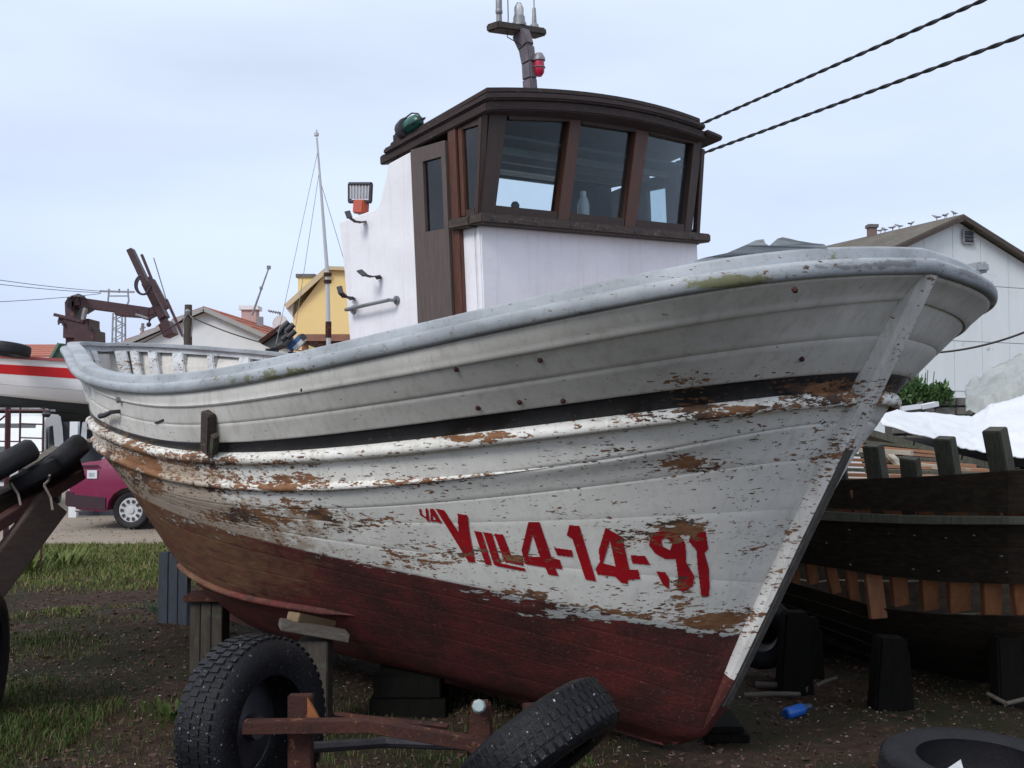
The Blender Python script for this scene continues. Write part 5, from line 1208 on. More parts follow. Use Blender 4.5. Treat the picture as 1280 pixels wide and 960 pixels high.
# ================================================================== houses behind on the left
M_RTILE = pm('red_roof_tiles', (.42,.16,.11), (.30,.10,.07), 3, .9, .01, (1,4,1)); M_WWALL = pm('white_house_wall', (.70,.72,.74), (.62,.64,.66), .8, .8, .002)
ap = P(257.5, 386, 42); hs = thing('white_house', (ap.x, ap.y, 0), 'white gabled house with a red tiled roof behind the stern', 'house')
hw = 5.2; s_ = .44; dp = 20
mb = MB(); mb.prism([(ap.x-hw, 42, 0), (ap.x+hw, 42, 0), (ap.x+hw, 42, ap.z-hw*s_-.12), (ap.x, 42, ap.z-.12), (ap.x-hw, 42, ap.z-hw*s_-.12)], (0, dp, 0)); mb.build('wall', M_WWALL, hs)
rdx = 1.6
for s in (-1, 1):
    for k in range(9):
        f0, f1 = k/9, (k+1)/9; a = Vector((ap.x + s*f0*(hw+.35), 41.7, ap.z - f0*(hw+.35)*s_)); b = Vector((ap.x + s*f1*(hw+.35), 41.7, ap.z - f1*(hw+.35)*s_)); o_ = Vector((rdx, dp+.6, 0)); u_ = Vector((0,0,.07)); l_ = Vector((0,0,.05))
        MB().hexa([a, b+l_, b+o_+l_, a+o_, a+u_, b+u_+l_, b+o_+u_+l_, a+o_+u_]).build('tile_course', M_RTILE, hs)
    mb = MB(); mb.bar((ap.x, 41.66, ap.z-.04), (ap.x + s*(hw+.3), 41.66, ap.z-.04-(hw+.3)*s_), .06, .17); mb.build('verge_board', pm('grey_verge', (.35,.34,.34), (.28,.27,.27), 3), hs)
q = P(313, 391, 47); mb = MB(); mb.box(q.x-.32, q.x+.32, q.y-.3, q.y+.3, q.z-.6, q.z+.1); ch = mb.build('chimney', pm('pink_render', (.50,.34,.32), (.4,.28,.26), 3, .8), hs); mb = MB(); mb.box(q.x-.42, q.x+.42, q.y-.4, q.y+.4, q.z+.1, q.z+.28); mb.build('chimney_cap', M_WWALL, ch)
q = P(325, 399, 46); mb = MB(); mb.box(q.x-.12, q.x+.12, q.y-.12, q.y+.12, q.z-.35, q.z+.1); mb.build('vent_pipe', M_STEEL, hs)
# whip aerial and TV aerial with dish
mb = MB(); mb.tube([P(315, 394, 44.5), P(336, 335, 44.5)], [.05, .03], 6); q = P(326.5, 360, 44.5); mb.lathe(q, (0,0,1), [(-.06,.07),(.06,.07)], 6); q = P(336, 334, 44.5); mb.lathe(q, (0,0,1), [(-.08,.09),(.06,.09)], 6); solo(mb, 'whip_aerial', M_STEEL, 'long slanting whip aerial by the pink chimney of the white house', 'aerial')
ta = thing('tv_aerial', P(350, 412, 44), 'TV aerial with a small dish between the white and yellow houses', 'aerial')
mb = MB(); mb.tube([P(350, 425, 44), P(350, 390, 44)], .04, 6); mb.tube([P(335, 388.5, 44), P(351, 391.5, 44)], .03, 5)
for k in range(5): q = P(337+k*3, 389+k*.5, 44); mb.tube([q+Vector((0,-.2,.05)), q+Vector((0,.2,-.05))], .015, 4)
mb.build('mast', M_STEEL, ta); mb = MB(); mb.lathe(P(350, 404, 43.8), (-.3,-1,.2), [(0,.05),(-.05,.25),(-.02,.34),(.02,.34)], 16); mb.build('dish', pm('dish_grey', (.5,.48,.48), (.4,.4,.4), 4), ta, smooth=True)
# yellow house
M_YEL = pm('yellow_render', (.76,.60,.27), (.70,.54,.24), .7, .85, .003)
yh = thing('yellow_house', P(420, 534, 36), 'tall yellow house with a chimney, left of the wheelhouse', 'house')
Y_ = 36; pl = [(366, 534), (366, 396), (363, 392), (409, 338.5), (440, 339), (600, 345), (600, 534)]
mb = MB(); mb.prism([P(a, b, Y_) if b < 534 else Vector((P(a, 500, Y_).x, Y_, 0)) for a, b in pl if (a, b) != (363, 392)], (0, 9, 0)); mb.build('wall', M_YEL, yh)
mb = MB(); a = P(357, 383.5, Y_-.2); b = P(408.5, 337, Y_-.2); mb.bar(a, b, .1, .16); mb.hexa([a, b, b+Vector((0,9.4,0)), a+Vector((0,9.4,0)), a+Vector((0,0,.12)), b+Vector((0,0,.12)), b+Vector((0,9.4,.12)), a+Vector((0,9.4,.12))]); c = P(602, 343, Y_-.2)
mb.hexa([b, c, c+Vector((0,9.4,0)), b+Vector((0,9.4,0)), b+Vector((0,0,.12)), c+Vector((0,0,.12)), c+Vector((0,9.4,.12)), b+Vector((0,9.4,.12))]); mb.build('roof', pm('grey_roof_edge', (.55,.46,.28), (.45,.38,.24), 3), yh)
mb = MB(); mb.prism([P(357, 385, Y_-.1), P(365.5, 396, Y_-.1), P(365.5, 378, Y_-.1)], (0, .6, 0)); mb.build('eave', pm('pale_eave', (.62,.58,.5), (.5,.48,.42), 3), yh)
q = P(384, 356, Y_+2); mb = MB(); mb.box(q.x-.27, q.x+.27, q.y-.3, q.y+.3, q.z-1.2, q.z+.22); ch = mb.build('chimney', M_YEL, yh); mb = MB(); mb.box(q.x-.34, q.x+.34, q.y-.36, q.y+.36, q.z+.22, q.z+.34); mb.build('chimney_cap', M_STONE, ch)
# far low red roof
q = P(0, 445, 62); fh = thing('far_shed', P(40, 534, 62), 'long low shed with a faded red roof at the far left', 'shed')
x0 = P(-160, 500, 62).x; x1 = P(92, 500, 62).x; zt = P(40, 429.5, 64).z; ze = P(40, 447, 62).z
MB().box(x0, x1, 62, 70, 0, ze).build('wall', pm('brown_wall', (.24,.20,.17), (.19,.16,.13), .5, .9), fh)
for k in range(6):
    f0, f1 = k/6, (k+1)/6; MB().hexa([(x0-.3, 61.6+f0*4, ze+(zt-ze)*f0), (x1+.3, 61.6+f0*4, ze+(zt-ze)*f0), (x1+.3, 61.6+f1*4, ze+(zt-ze)*f1-.04), (x0-.3, 61.6+f1*4, ze+(zt-ze)*f1-.04), (x0-.3, 61.6+f0*4, ze+(zt-ze)*f0+.12), (x1+.3, 61.6+f0*4, ze+(zt-ze)*f0+.12), (x1+.3, 61.6+f1*4, ze+(zt-ze)*f1+.08), (x0-.3, 61.6+f1*4, ze+(zt-ze)*f1+.08)]).build('tile_course', M_RTILE, fh)
# brownish wall behind the yard and green strip
mb = MB(); mb.box(-40, P(200, 500, 34).x, 34, 34.3, 0, P(40, 517, 34).z); solo(mb, 'yard_wall', pm('grey_brown_render', (.26,.23,.20), (.20,.18,.15), .6, .9, .004), 'plain grey-brown yard wall behind the white van', 'wall')
def hedge(px0, px1, pyt, pyb, Y, n, label):
    mb = MB()
    for k in range(n):
        q = P(random.uniform(px0, px1), random.uniform(pyt, pyb), Y + random.uniform(-.8, .8)); s = .22*random.uniform(.5, 1.3)
        d = Vector((random.gauss(0,1), random.gauss(0,1), random.gauss(.2,1))).normalized(); e_ = d.cross(Vector((.3, .5, .8))).normalized(); mb.add([q, q+d*s+e_*s*.5, q+d*s*2, q+d*s-e_*s*.5], [(0,1,2,3)])
    o = mb.build('hedge', M_SHRUB); c = o.data.attributes.new('tone', 'FLOAT', 'POINT'); c.data.foreach_set('value', np.repeat(RNG.uniform(0, .85, n), 4).astype(np.float32)); return tag(o, label, 'hedge')
hedge(-60, 120, 503, 524, 36, 1300, 'green hedge showing above the yard wall at far left')
# wooden pole, lattice pylon and small pole
pole = thing('timber_pole', P(235, 534, 30)*1, 'weathered wooden utility pole left of the white house', 'pole')
pt_ = P(235.5, 381, 30); MB().tube([(pt_.x, 30, 0), (pt_.x, 30, 2.5), pt_], [.14, .13, .10], 10).build('shaft', M_TIMBER, pole, smooth=True)
mb = MB(); mb.lathe(pt_ + Vector((.02,-.12,-.3)), (0,0,1), [(0,.05),(.1,.08),(.16,.05)], 8); mb.tube([pt_ + Vector((0,-.1,-.25)), pt_ + Vector((.17,-.1,-.4)), pt_ + Vector((.12,-.1,-.9))], .02, 5); mb.tube([pt_ + Vector((-.02,-.1,-.3)), pt_ + Vector((-.16,-.1,-.6)), pt_ + Vector((-.08,-.1,-1))], .015, 5); mb.build('insulator', M_STEEL, pole)
cable('power_line', (P(150, 440, 32), pt_ + Vector((0,0,-.3))), .015, 'thin line drooping from the wooden pole to the left', False, sag=.1)
cable('power_line', (pt_ + Vector((.1,0,-.35)), P(480, 446, 26)), .018, 'dark line running from the wooden pole past the yellow house', False, sag=.3)
py_ = thing('lattice_pylon', P(148, 534, 72)*1, 'slim steel lattice pylon with a cross arm behind the crane', 'pylon')
mb = MB(); c0 = P(149, 392, 72); wb_ = .55
for s in (-1, 1):
    for d in (-1, 1): mb.bar((c0.x+s*wb_*.75, 72+d*wb_*.75, 0), (c0.x+s*.3, 72+d*.3, c0.z), .09, .09)
n = 26
for k in range(n):
    z0 = c0.z*k/n; z1 = c0.z*(k+1)/n; h0 = wb_*.75 + (.3-wb_*.75)*k/n; sg = 1 if k % 2 else -1
    for d in (-1, 1): mb.bar((c0.x-sg*h0, 72+d*h0, z0), (c0.x+sg*h0, 72+d*h0, z1), .05, .05)
mb.build('tower', M_STEEL, py_)
mb = MB(); l = P(125, 364, 72); r = P(168, 365, 72); mb.bar(l, r, .12, .12)
for s in (-1, 1):
    q = [P(148+s*x, y, 72) for x, y in ((4, 392), (9, 386), (13, 376), (12, 366))]
    for i in range(3): mb.bar(q[i], q[i+1], .09, .09)
mb.bar(P(136, 370, 72), P(161, 370, 72), .08, .08)
for x in (136, 149, 160): mb.tube([P(x, 366, 72), P(x, 361, 72)], .06, 5)
mb.build('cross_arm', M_STEEL, py_)
sp = thing('small_pole', P(178, 534, 48)*1, 'small pole with insulators left of the white house gable', 'pole')
mb = MB(); q = P(178.5, 404, 48); mb.tube([(q.x, 48, 0), q], .07, 6); mb.bar(P(175, 411, 48), P(182, 409, 48), .06, .06); mb.tube([P(176, 414, 48), P(178, 406, 48)], .05, 5); mb.build('shaft', M_STEEL, sp)
# tall thin radio mast with stays
rm = thing('radio_mast', P(409, 534, 13.5)*1, 'tall thin grey radio mast with stay wires left of the wheelhouse', 'mast')
mb = MB(); mb.tube([P(411, 440, 13.5), P(409, 340, 13.5), P(403, 260, 13.5), P(396, 172, 13.5)], [.030, .025, .018, .011], 8); q = P(395.5, 170, 13.5); mb.lathe(q, (0,0,1), [(0,.03),(.04,.03),(.05,.012),(.08,.01)], 8); mb.build('pole', pm('pale_grey_pole', (.52,.53,.55), (.42,.43,.45), 3, .5, 0), rm, smooth=True)
mb = MB(); q = P(409, 343, 13.5)
for y in (343, 352): q = P(409.5, y, 13.5); mb.lathe(q, (0,0,1), [(-.02,.05),(.02,.05)], 8)
q = P(410.5, 412, 13.5); mb.lathe(q, (0,0,1), [(-.10,.038),(.10,.038)], 8); mb.build('clamp', M_RUST, rm)['kind'] = 'stuff'
for (a, b) in ((P(397, 190, 13.5), P(345, 430, 12.0)), (P(399, 215, 13.5), P(368, 418, 13.0)), (P(402, 232, 13.5), P(436, 345, 14.5))):
    MB().tube([a, b], .0035, 4).build('stay_wire', M_STEEL, rm)
# cabin of another boat: orange-brown wood
cb = thing('wooden_cabin', P(406, 534, 14)*1, 'orange-brown wooden boat cabin with small windows left of the wheelhouse', 'cabin')
M_CAB = pm('orange_brown_cabin', (.34,.15,.07), (.24,.10,.05), 3, .6, .002)
a = P(378, 427, 14); b = P(450, 427, 14); zt = P(400, 418.5, 14).z; zb = P(400, 427, 14).z
MB().box(a.x-.03, b.x, 13.9, 15.6, zb, zt).build('roof', pm('cabin_roof', (.30,.14,.09), (.22,.1,.07), 3), cb)
for x in (380, 400, 421, 444): q = P(x, 440, 14); MB().box(q.x-.03, q.x+.05, 14.0, 14.05, zb-.7, zb-.001).build('window_post', M_CAB, cb)
MB().box(a.x, b.x, 14.04, 14.06, zb-.5, zb-.01).build('window_pane', M_GLASS, cb)
MB().box(a.x, b.x, 14.2, 15.5, 0, zb-.5).build('cabin_wall', M_CAB, cb)
MB().box(a.x, b.x, 15.4, 15.45, zb-.5, zb-.01).build('back_wall', pm('dark_inside', (.1,.1,.1), (.07,.07,.08), 3), cb)
# deck gear seen over the far rail
dg = thing('net_hauler', P(340, 534, 12.6)*1, 'grey winch housing with dark rollers seen over the stern rail', 'winch')
mb = MB(); mb.prism([P(326, 430, 12.6), P(337, 421, 12.6), P(352, 411, 12.6), P(361, 420, 12.6), P(352, 431, 12.6), P(340, 436, 12.6)], (0, .35, 0)); mb.build('housing', pm('grey_green_metal', (.30,.30,.27), (.2,.2,.18), 6, .6), dg, bevel=.01)
mb = MB(); mb.bar(P(326, 428, 12.55), P(353, 408, 12.55), .1, .05); mb.build('cover_plate', M_RUST, dg)
for (x, y) in ((352, 412), (356, 407), (362, 410), (364, 418), (357, 421)): MB().lathe(P(x, y, 12.5), (.6, .2, .6), [(-.06,.035),(.06,.035)], 10).build('roller', M_DARKMET, dg, smooth=True)
MB().tube([P(340, 436, 12.7), Vector((P(340, 436, 12.7).x, 12.7, 0))], .08, 8).build('stand', M_DARKMET, dg)
bl = thing('blue_bracket', P(370, 534, 12.9)*1, 'blue and white metal bracket beside the grey winch', 'bracket')
mb = MB(); mb.bar(P(362, 437, 12.9), P(377, 421, 12.9), .10, .07); mb.build('arm', pm('blue_paint', (.06,.15,.36), (.05,.11,.28), 5, .5), bl)
mb = MB(); mb.bar(P(368, 437, 12.88), P(381, 424, 12.88), .07, .05); mb.build('arm', M_WWALL, bl); MB().tube([P(366, 440, 12.95), Vector((P(366, 440, 12.95).x, 12.95, 0))], .06, 8).build('stand', M_DARKMET, bl); MB().lathe(P(379, 421, 12.85), (0,1,0), [(-.05,.035),(.05,.035)], 10).build('pin', M_DARKMET, bl)

# ================================================================== crane
CRY = 32.0
cr_ = thing('loading_crane', Vector((P(105, 500, CRY).x, CRY, 0)), 'dark maroon folding hydraulic crane standing behind the stern', 'crane')
def cbar(nm, x0, y0, x1, y1, wpx, dep=.28, mat=M_MAROON, Y=0, w2=None):
    Y = CRY + Y; dep *= 2.1; k = Y/F_PX; MB_ = MB(); MB_.bar(P(x0, y0, Y), P(x1, y1, Y), dep, wpx*k, w2=dep, h2=(w2 or wpx)*k); return MB_.build(nm, mat, cr_, bevel=.012)
MB().box(P(87, 430, CRY).x, P(103, 430, CRY).x, CRY-.3, CRY+.4, 0, P(95, 402, CRY).z).build('column', M_MAROON, cr_, bevel=.01)
cbar('slew_housing', 86, 412, 118, 412, 24, .4); cbar('slew_housing', 100, 422, 125, 421, 14, .42); cbar('top_plate', 75, 395, 112, 404, 4, .45); cbar('side_bracket', 78, 400, 92, 404, 9, .3)
cbar('king_post', 93, 402, 92, 378, 12, .3); cbar('boom_knuckle', 90, 380, 104, 376, 13, .3)
cbar('main_boom', 96, 378, 190, 391, 12, .26, w2=11); cbar('boom_gusset', 104, 388, 118, 383, 9, .24, w2=3); cbar('boom_gusset', 148, 391, 176, 393, 8, .28)
cbar('elbow_link', 170, 388, 190, 392, 8, .2); cbar('elbow_link', 180, 396, 196, 388, 9, .24)
cbar('jib', 163, 312, 213, 418, 7, .16, w2=8); cbar('jib_sleeve', 184, 354, 206, 398, 10, .22, w2=9); cbar('jib_tip', 207, 404, 214, 420, 13, .26)
cbar('ram', 177, 318, 190, 350, 3, .05, Y=-.5); cbar('ram', 190, 350, 209, 386, 6, .1, Y=-.5); cbar('ram', 104, 400, 107, 385, 4, .08, M_STEEL, -.55)
cbar('ram', 170, 393, 186, 398, 3, .06, M_STEEL, -.6)
def ctube(nm, pts, r, Y=-.5, mat=M_DARKMET): return MB().tube([P(x, y, CRY+Y) for x, y in pts], r*2, 6).build(nm, mat, cr_, smooth=True)
ctube('hose', [(184+10*math.cos(a)-5, 356+12*math.sin(a)) for a in np.linspace(-.9, 4.4, 18)][::1], .018)
ctube('hose', [(183+8*math.cos(a)-4, 357+11*math.sin(a)) for a in np.linspace(.2, 4.2, 14)], .016, -.6)
for k in range(5): ctube('hose', [(84+k*1.5, 384+k), (83+k*2, 376-k), (90+k*2, 370-k*.6), (100+k*1.5, 371)], .012, -.6+.08*k)
ctube('hook_chain', [(190, 396), (187, 401), (186, 404)], .012); MB().lathe(P(186, 406, CRY-.5), (0,0,1), [(-.06,.04),(0,.08),(.06,.06)], 8).build('hook_block', M_DARKMET, cr_, smooth=True)
for (x, y) in ((115, 408), (122, 412), (76, 402)): ctube('grab_loop', [(x-3, y+4), (x-2, y), (x+2, y), (x+3, y+5)], .014)
cbar('long_lever', 192, 322, 208, 375, 1.3, .02, M_STEEL, -.7); cbar('long_lever', 208, 374, 229, 421, 3, .04, M_MAROON, -.7)

# ================================================================== red striped boat on supports, left
lb = thing('striped_boat', Vector((-12.5, 29.0, 0)), 'white boat with a bright red stripe raised on dark supports at left', 'boat')
KB = 2.3; LA = Vector((-14.6, 28.3, 0)); LD = Vector((.84, .54, 0)).normalized(); LNr = Vector((LD.y, -LD.x, 0))     # towards the camera side
def lhull(s, w):   # s along 0..1 (5.4 m), w level 0 sheer..1 keel
    b = 1.0*(1 - max(0, 1 - s/.42)**2.2)**.75*(1 - max(0, (s-.6)/.4)**3)**.6*(1 - .05*w - .75*max(0, w-.42)**1.3) * (1 - w**6)
    z = 2.34 + .10*(2*s-1)**2 - w*.80 + .10*w*(2*s-1)**2; fwd = .55*w*(1-s)**2
    return LA + LD*(s*5.4 + fwd)*KB + LNr*b*KB + Vector((0, 0, 1.6 + (z-1.6)*KB))
def lstrip(nm, w0, w1, mat, off=0.0, s0=0., s1=1.):
    n = 40; nv = 5
    for sd_ in (1, -1):
        rows = []
        for j in range(nv):
            w = w0 + (w1-w0)*j/(nv-1); r = []
            for i in range(n):
                s = s0 + (s1-s0)*i/(n-1); p = lhull(s, w); ctr = LA + LD*((p-LA).dot(LD)); d = (p - ctr); d.z = 0; ln = d.length
                q = ctr + (d.normalized()*(ln+off) if ln > 1e-6 else d)*sd_; r.append([q.x, q.y, p.z])
            rows.append(np.array(r))
        inner = [np.array([[*(Vector(a) - LNr*sd_*.03)] for a in rows[k]]) for k in (nv-1, 0)]
        rows = rows + inner
        rows = [r - np.array(lb.matrix_world.translation) for r in rows]
        grid_mesh(nm, rows, mat, lb, closed=True)
M_LBW = pm('fresh_white_boat_paint', (.82,.82,.84), (.74,.74,.77), 1.5, .4, .001); M_LBR = pm('bright_red_stripe', (.62,.012,.02), (.52,.010,.016), 2, .45, .001)
M_LBP = pm('faded_red_gunwale', (.42,.10,.11), (.30,.08,.08), 4, .7, .002); M_LBD = pm('dark_bottom_paint', (.035,.045,.05), (.02,.025,.03), 2, .8, .004)
lstrip('gunwale', .0, .045, M_LBP, .07); lstrip('upper_plank', .047, .14, M_LBW); lstrip('red_stripe', .14, .29, M_LBR, .01); lstrip('lower_plank', .29, .46, M_LBW); lstrip('lower_plank', .465, .66, M_LBW, .03); lstrip('bottom_plank', .665, .82, M_LBD); lstrip('bottom_plank', .825, .995, M_LBD)
mb = MB(); 
dk = [lhull(s, .12) for s in np.linspace(.02, .98, 20)]; ctrs = [LA + LD*((p-LA).dot(LD)) + Vector((0,0,p.z)) for p in dk]; vs = [p - LNr*.04 for p in dk] + [2*c - p + LNr*.04 for p, c in zip(dk, ctrs)]
vs = [Vector((a.x, a.y, dk[0].z-.12)) for a in vs]; mb.add(vs, [(i, i+1, 21+i, 20+i) for i in range(19)]); mb.build('deck', M_LBP, lb)
mb = MB(); a_ = LA + LD*1.2; b_ = LA + LD*11.5; mb.bar((a_.x, a_.y, 1.42), (b_.x, b_.y, 1.42), .25, .25); mb.build('keel', M_LBD, lb)
M_DPOST = pm('dark_blue_grey_post', (.045,.05,.065), (.028,.03,.04), 3, .85, .004, (8,8,1.5))
for i, (x, w_, lab) in enumerate(((68.5, .27, 'dark upright support under the striped boat, left of the pair'), (84.5, .23, 'dark upright support under the striped boat, right of the pair'))):
    q = P(x, 560, 28.6 + i*.3); solo(MB().box(q.x-w_/2, q.x+w_/2, q.y-.15, q.y+.15, -.03, 1.75), 'boat_support', M_DPOST, lab, 'support', 'supports under the striped boat')
c = P(12, 437, 27.2); tyre_mb(c, (.1, .1, 1), .50, .30, .28).build('tyre_tmp', M_RUBBER2, smooth=True)
o = bpy.data.objects['tyre_tmp']; o.name = 'deck_tyre'; tag(o, 'dark tyre lying on the deck of the striped boat', 'tyre')
cr2 = thing('green_crate', P(72, 450, 28.5), 'green crate tilted on the deck of the striped boat', 'crate')
M_GCR = pm('dull_green_plastic', (.05,.11,.08), (.03,.07,.05), 4, .7)
a = P(63, 451, 28.0); b = P(75, 429, 28.0); e2 = Vector((.42, .1, -.04)); e3 = Vector((0,.6,0))
MB().hexa([a, a+e2, a+e2+e3, a+e3, b, b+e2*.9, b+e2*.9+e3, b+e3]).build('crate_body', M_GCR, cr2)
MB().bar(a + Vector((-.02,-.02,0)), b + Vector((-.02,-.02,0)), .06, .06).build('crate_rim', pm('light_green', (.12,.2,.15), (.08,.14,.1), 4), cr2)

# ================================================================== white van and wine-red car
def car_body(mb, prof, y0, y1, inset=.08):
    """side outline extruded across the car, narrower towards the roof"""
    zmax = max(p[1] for p in prof)
    def yy(z, s): k = max(0, (z-.85)/(zmax-.85)) if zmax > .85 else 0; return s - math.copysign(inset*k*1.5, s)
    n = len(prof); A_ = [(x, yy(z, y0), z) for x, z in prof]; B2 = [(x, yy(z, y1), z) for x, z in prof]
    tr = tessellate_polygon([[Vector((x, 0, z)) for x, z in prof]])
    mb.add(A_ + B2, [tuple(t) for t in tr] + [tuple(i+n for i in t[::-1]) for t in tr] + [((i+1) % n, i, i+n, (i+1) % n + n) for i in range(n)]); return mb
M_CARG = pm('dark_car_glass', (.05,.065,.075), (.04,.05,.06), 3, .12, 0, spec=.8); M_WINE = pm('wine_red_car_paint', (.21,.013,.062), (.17,.010,.050), 1, .25, 0, spec=.6)
M_BUMP = pm('dark_bumper', (.035,.010,.020), (.022,.008,.014), 2, .5, 0); M_VANW = pm('white_van_paint', (.72,.74,.74), (.66,.68,.68), 1.5, .35, 0); M_ALLOY = pm('silver_wheel_trim', (.55,.56,.58), (.45,.46,.48), 4, .35, 0)
def local_thing(name, loc, rz, label, cat): return thing(name, loc, label, cat, mat4=Matrix.Translation(loc) @ Matrix.Rotation(rz, 4, 'Z'))
def L(mb, nm, mat, par, **k): return mb.build(nm, mat, par, local=True, **k)
# car: rear at x=0, nose at +x; near side y=-.85
cx0 = P(89, 600, 17.0).x; car = local_thing('red_car', Vector((cx0, 17.9, 0)), R(-4), 'wine-red hatchback parked on the gravel, its tail left of the hull', 'car')
arch = lambda cx, r, n=9: [(cx + r*math.cos(a), .30 + r*math.sin(a)) for a in np.linspace(math.pi, 0, n)]
prof = [(.05,.44),(.0,.58),(.01,.72),(.04,.86),(.08,.97),(.17,1.035),(.30,1.06),(.48,1.08)] + [(.80,1.34),(1.05,1.42),(1.9,1.43),(2.35,1.36),(3.0,.98),(3.9,.86),(4.15,.72),(4.2,.45),(4.1,.28)] + arch(3.45,.36)[::-1] + arch(.98,.36)[::-1] + [(.55,.28),(.12,.32)]
L(car_body(MB(), prof, -.84, .84), 'body', M_WINE, car, bevel=.02, smooth=True)
L(MB().prism([(.0,-.86,.36),(.60,-.86,.31),(.60,-.86,.50),(-.04,-.86,.56)], (0,.03,0)), 'side_bumper', M_BUMP, car)
L(MB().box(-.06, .10, -.85, .85, .36, .60), 'bumper', M_BUMP, car, bevel=.02)
L(MB().prism([(.62,-.80,1.10),(.92,-.755,1.345),(1.10,-.75,1.38),(1.15,-.79,1.08)], (0,.02,0)), 'side_window', M_CARG, car)
L(MB().prism([(1.22,-.795,1.07),(1.18,-.755,1.385),(1.95,-.75,1.385),(2.7,-.795,1.05)], (0,.02,0)), 'side_window', M_CARG, car)
L(MB().prism([(.47,-.68,1.09),(.47,.68,1.09),(.82,.62,1.35),(.82,-.62,1.35)], (-.02,0,.02)), 'rear_window', pm('painted_reflection_glass', (.35,.45,.48), (.3,.4,.42), 3, .1, 0), car)  # pale base colour stands in for a reflection in the rear window
L(MB().box(.015, .07, -.80, -.45, .80, .97), 'tail_lamp', pm('red_lens', (.35,.02,.03), (.25,.02,.02), 6, .25, 0), car, bevel=.01); L(MB().box(.015, .07, .45, .80, .80, .97), 'tail_lamp', _cache['red_lens'], car, bevel=.01)
L(MB().bar((.0,-.858,.985), (.48,-.858,1.0), .012, .03), 'trim_strip', M_BUMP, car)
L(MB().box(.30, .46, -.862, -.848, .80, .93), 'parking_sticker', M_TARPW, car); L(MB().box(.33, .42, -.865, -.860, .83, .89), 'sticker_mark', pm('sticker_grey', (.4,.45,.5), None, 6), car)
L(MB().tube([(-.05,-.5,.27),(.25,-.5,.27)], .025, 8), 'exhaust_pipe', M_STEEL, car)
for (x, y) in ((.98, -.78), (3.45, -.78), (.98, .62), (3.45, .62)):
    w = L(tyre_mb((x, y+.08, .30), (0,1,0), .30, .17, .20), 'wheel', M_RUBBER2, car, smooth=True)
    L(MB().lathe((x, y, .30), (0,-1,0), [(-.10,.20),(-.02,.20),(.0,.185),(-.01,.06),(.012,.05),(.014,.0)], 28), 'hub_cap', M_ALLOY, w, smooth=True)
    mb = MB()
    for k in range(10):
        g = k*math.pi/5; r = Vector((math.cos(g), 0, math.sin(g))); mb.bar(Vector((x, y-.008, .30)) + r*.115, Vector((x, y-.008, .30)) + r*.165, .035, .01, up=(0,1,0), w2=.05)
    L(mb, 'trim_slots', M_DARKMET, w)
# van: nose toward the camera, slightly turned
vn = local_thing('white_van', Vector((P(-12, 600, 19.6).x, 19.6, 0)), R(106), 'white van parked behind the red scaffold frame at the left edge', 'van')
prof = [(.0,.35),(-.02,.60),(.02,.86),(.62,1.04),(.92,1.45),(1.25,1.72),(1.7,1.88),(3.9,1.88),(4.05,1.6),(4.1,.4)] + arch(3.2,.36)[::-1] + arch(.72,.36)[::-1]
# outline runs from nose (x=0) backwards (+x)
L(car_body(MB(), [(x, z) for x, z in prof], -.82, .82), 'body', M_VANW, vn, bevel=.03, smooth=True)
L(MB().prism([(.66,-.66,1.08),(.66,.66,1.08),(1.20,.58,1.66),(1.20,-.58,1.66)], (-.025,0,.02)), 'windscreen', M_CARG, vn)
for s in (-1, 1):
    L(MB().prism([(1.02,s*.83,1.10),(1.38,s*.79,1.62),(1.95,s*.785,1.64),(1.95,s*.83,1.10)], (0,s*.012,0)), 'side_window', M_CARG, vn); L(MB().box(-.035, .03, s*.45-.14, s*.45+.14, .62, .80), 'headlight', M_ALLOY, vn, bevel=.01)
    L(MB().box(.88, .98, s*.84, s*.99, 1.08, 1.24), 'door_mirror', M_DARKMET, vn, bevel=.02)
L(MB().box(-.04, .02, -.30, .30, .62, .78), 'grille', M_DARKMET, vn); L(MB().box(-.07, .12, -.82, .82, .34, .54), 'bumper', M_DARKMET, vn, bevel=.03)
L(MB().box(.05, .5, -.5, .5, .0, .34), 'underbody', M_DARKMET, vn)
for s in (-1, 1):
    for x in (.72, 3.2): L(tyre_mb((x, s*.72, .30), (0,1,0), .30, .18, .18), 'wheel', M_RUBBER2, vn, smooth=True)
for s in (-.6, .6): L(MB().tube([(1.5,s,1.96),(3.8,s,1.96)], .02, 6), 'roof_rail', M_STEEL, vn)
for x in (1.5, 2.6, 3.7): L(MB().tube([(x,-.62,1.97),(x,.62,1.97)], .02, 6), 'roof_bar', M_STEEL, vn)
# red scaffold frame
sc_ = thing('scaffold_frame', Vector((P(30, 500, 11.5).x, 11.5, 0)), 'thin dark red steel frame standing before the white van', 'frame')
M_SCR = pm('dark_red_tube', (.075,.018,.024), (.05,.014,.02), 8, .6, .001)
for x in (-30, 9, 12.5, 25.5, 54.5): q = P(x, 512, 11.5); MB().tube([(q.x, 11.5, 0), (q.x, 11.5, P(x, 509, 11.5).z)], .020 if x == 9 else .011, 6).build('upright', M_SCR, sc_)
for (y, x0, x1) in ((512.5, -40, 62), (529.5, 25, 55), (547, 25, 55), (551, -40, 26), (564, 25, 55)): MB().tube([P(x0, y, 11.5), P(x1, y+1, 11.5)], .014 if y < 520 else .009, 6).build('cross_tube', M_SCR, sc_)
MB().tube([P(-30, 550, 11.5), P(12, 515, 11.5)], .010, 6).build('cross_tube', M_SCR, sc_); MB().lathe(P(58, 518, 11.4), (0,0,1), [(-.03,.03),(0,.05),(.03,.03)], 8).build('lamp_knob', M_DARKMET, sc_)
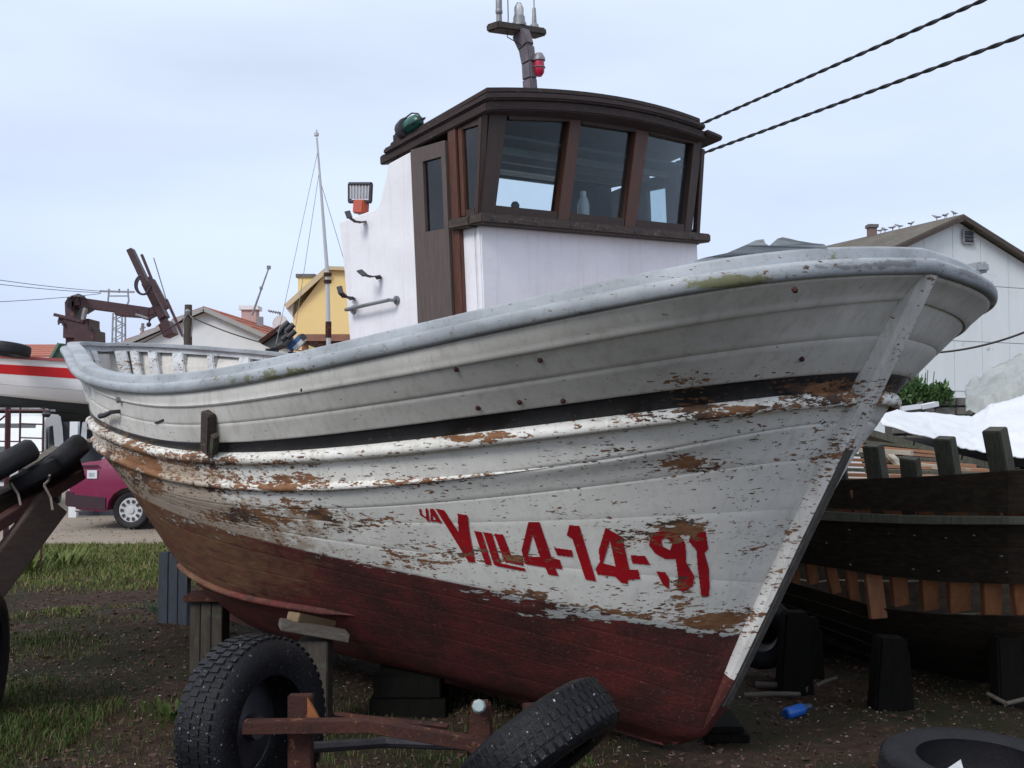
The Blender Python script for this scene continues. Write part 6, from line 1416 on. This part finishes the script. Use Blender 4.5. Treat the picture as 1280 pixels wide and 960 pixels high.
# litter of stuff between the supports
q = P(92, 540, 19.2); solo(MB().box(q.x-.07, q.x+.07, q.y, q.y+.1, 0, P(92, 527, 19.2).z), 'fridge_carcass', M_WWALL, 'old white upright appliance standing behind the tail of the red car', 'fridge')
q = P(106, 535, 12.4); mb = MB(); mb.hexa([P(100,556,19.1),P(108,556,19.1),P(108,556,19.5),P(100,556,19.5),P(103,528,19.1),P(109,526,19.1),P(109,526,19.5),P(103,528,19.5)]); solo(mb, 'torn_cloth', pm('pale_cloth', (.42,.46,.50), (.3,.33,.36), 5), 'pale torn cloth lying over the dark gear beside the hull', 'cloth')
q = P(118, 570, 19.6); solo(MB().box(q.x-.28, q.x+1.2, q.y, q.y+.4, 0, P(118, 553, 19.6).z), 'dark_drum_stack', M_DPOST, 'dark low stack of gear behind the tail of the red car', 'gear')

# ================================================================== cradle with fender tyres, left foreground
lc = thing('boat_cradle', P(40, 640, 7.0)*1, 'rusty slanting boat cradle with tyres tied on as fenders, left edge', 'cradle')
M_CRB = pm('maroon_cradle_steel', (.085,.028,.026), (.045,.020,.020), 4, .7, .004, spots=(.12,.07,.05), spot_scale=14, spot_lo=.6)
M_CRW = pm('brown_cradle_timber', (.085,.055,.045), (.05,.034,.028), 4, .8, .005, (3,3,10))
mb = MB(); mb.bar(P(-60, 690, 6.6), P(100, 592, 7.4), .10, .07); mb.build('side_beam', M_CRB, lc, bevel=.005)
mb = MB(); mb.bar(P(-60, 660, 6.75), P(94, 580, 7.5), .16, .14); mb.build('bolster', M_DARKPLANK, lc, bevel=.01)
mb = MB(); mb.bar(P(-34, 760, 6.7), P(66, 628, 7.1), .09, .21); mb.build('leg', M_CRW, lc, bevel=.006)
mb = MB(); mb.bar(P(-70, 720, 7.4), P(30, 610, 7.8), .09, .14); mb.build('leg', M_CRB, lc, bevel=.006)
for (a, b) in (((14, 604), (26, 632)), ((55, 606), (66, 638)), ((55, 606), (62, 594))): mb = MB(); mb.tube([P(*a, 6.85), P((a[0]+b[0])/2+3, (a[1]+b[1])/2, 6.85), P(*b, 6.8)], .008, 5); mb.build('rope_end', pm('grey_rope', (.20,.17,.15), (.14,.12,.1), 20), lc)
def torus(name, c, axis, Rr, r, squash, label, ang=0):
    ax = Vector(axis).normalized(); t = tyre_mb(c, ax, Rr, r*2, Rr-r*1.5, 36)
    o = t.build(name, M_RUBBER2, smooth=True); return tag(o, label, 'tyre', 'fender tyres on the cradle')
torus('fender_tyre', P(82, 571, 7.25), (-.66,-.22,.72), .165, .075, 1, 'rounded dark tyre tied at the upper end of the cradle')
torus('fender_tyre', P(10, 578, 6.9), (-.48,-.20,.85), .19, .075, 1, 'wide dark tyre lying over the cradle at the left edge')
torus('fender_tyre', P(44, 594, 7.05), (-.42,-.16,.88), .16, .060, 1, 'flattened tyre squeezed between the two others on the cradle')
mb = MB(); mb.bar(P(30, 590, 7.15), P(72, 562, 7.35), .10, .05); mb.build('plank', M_TIMBERH, lc)
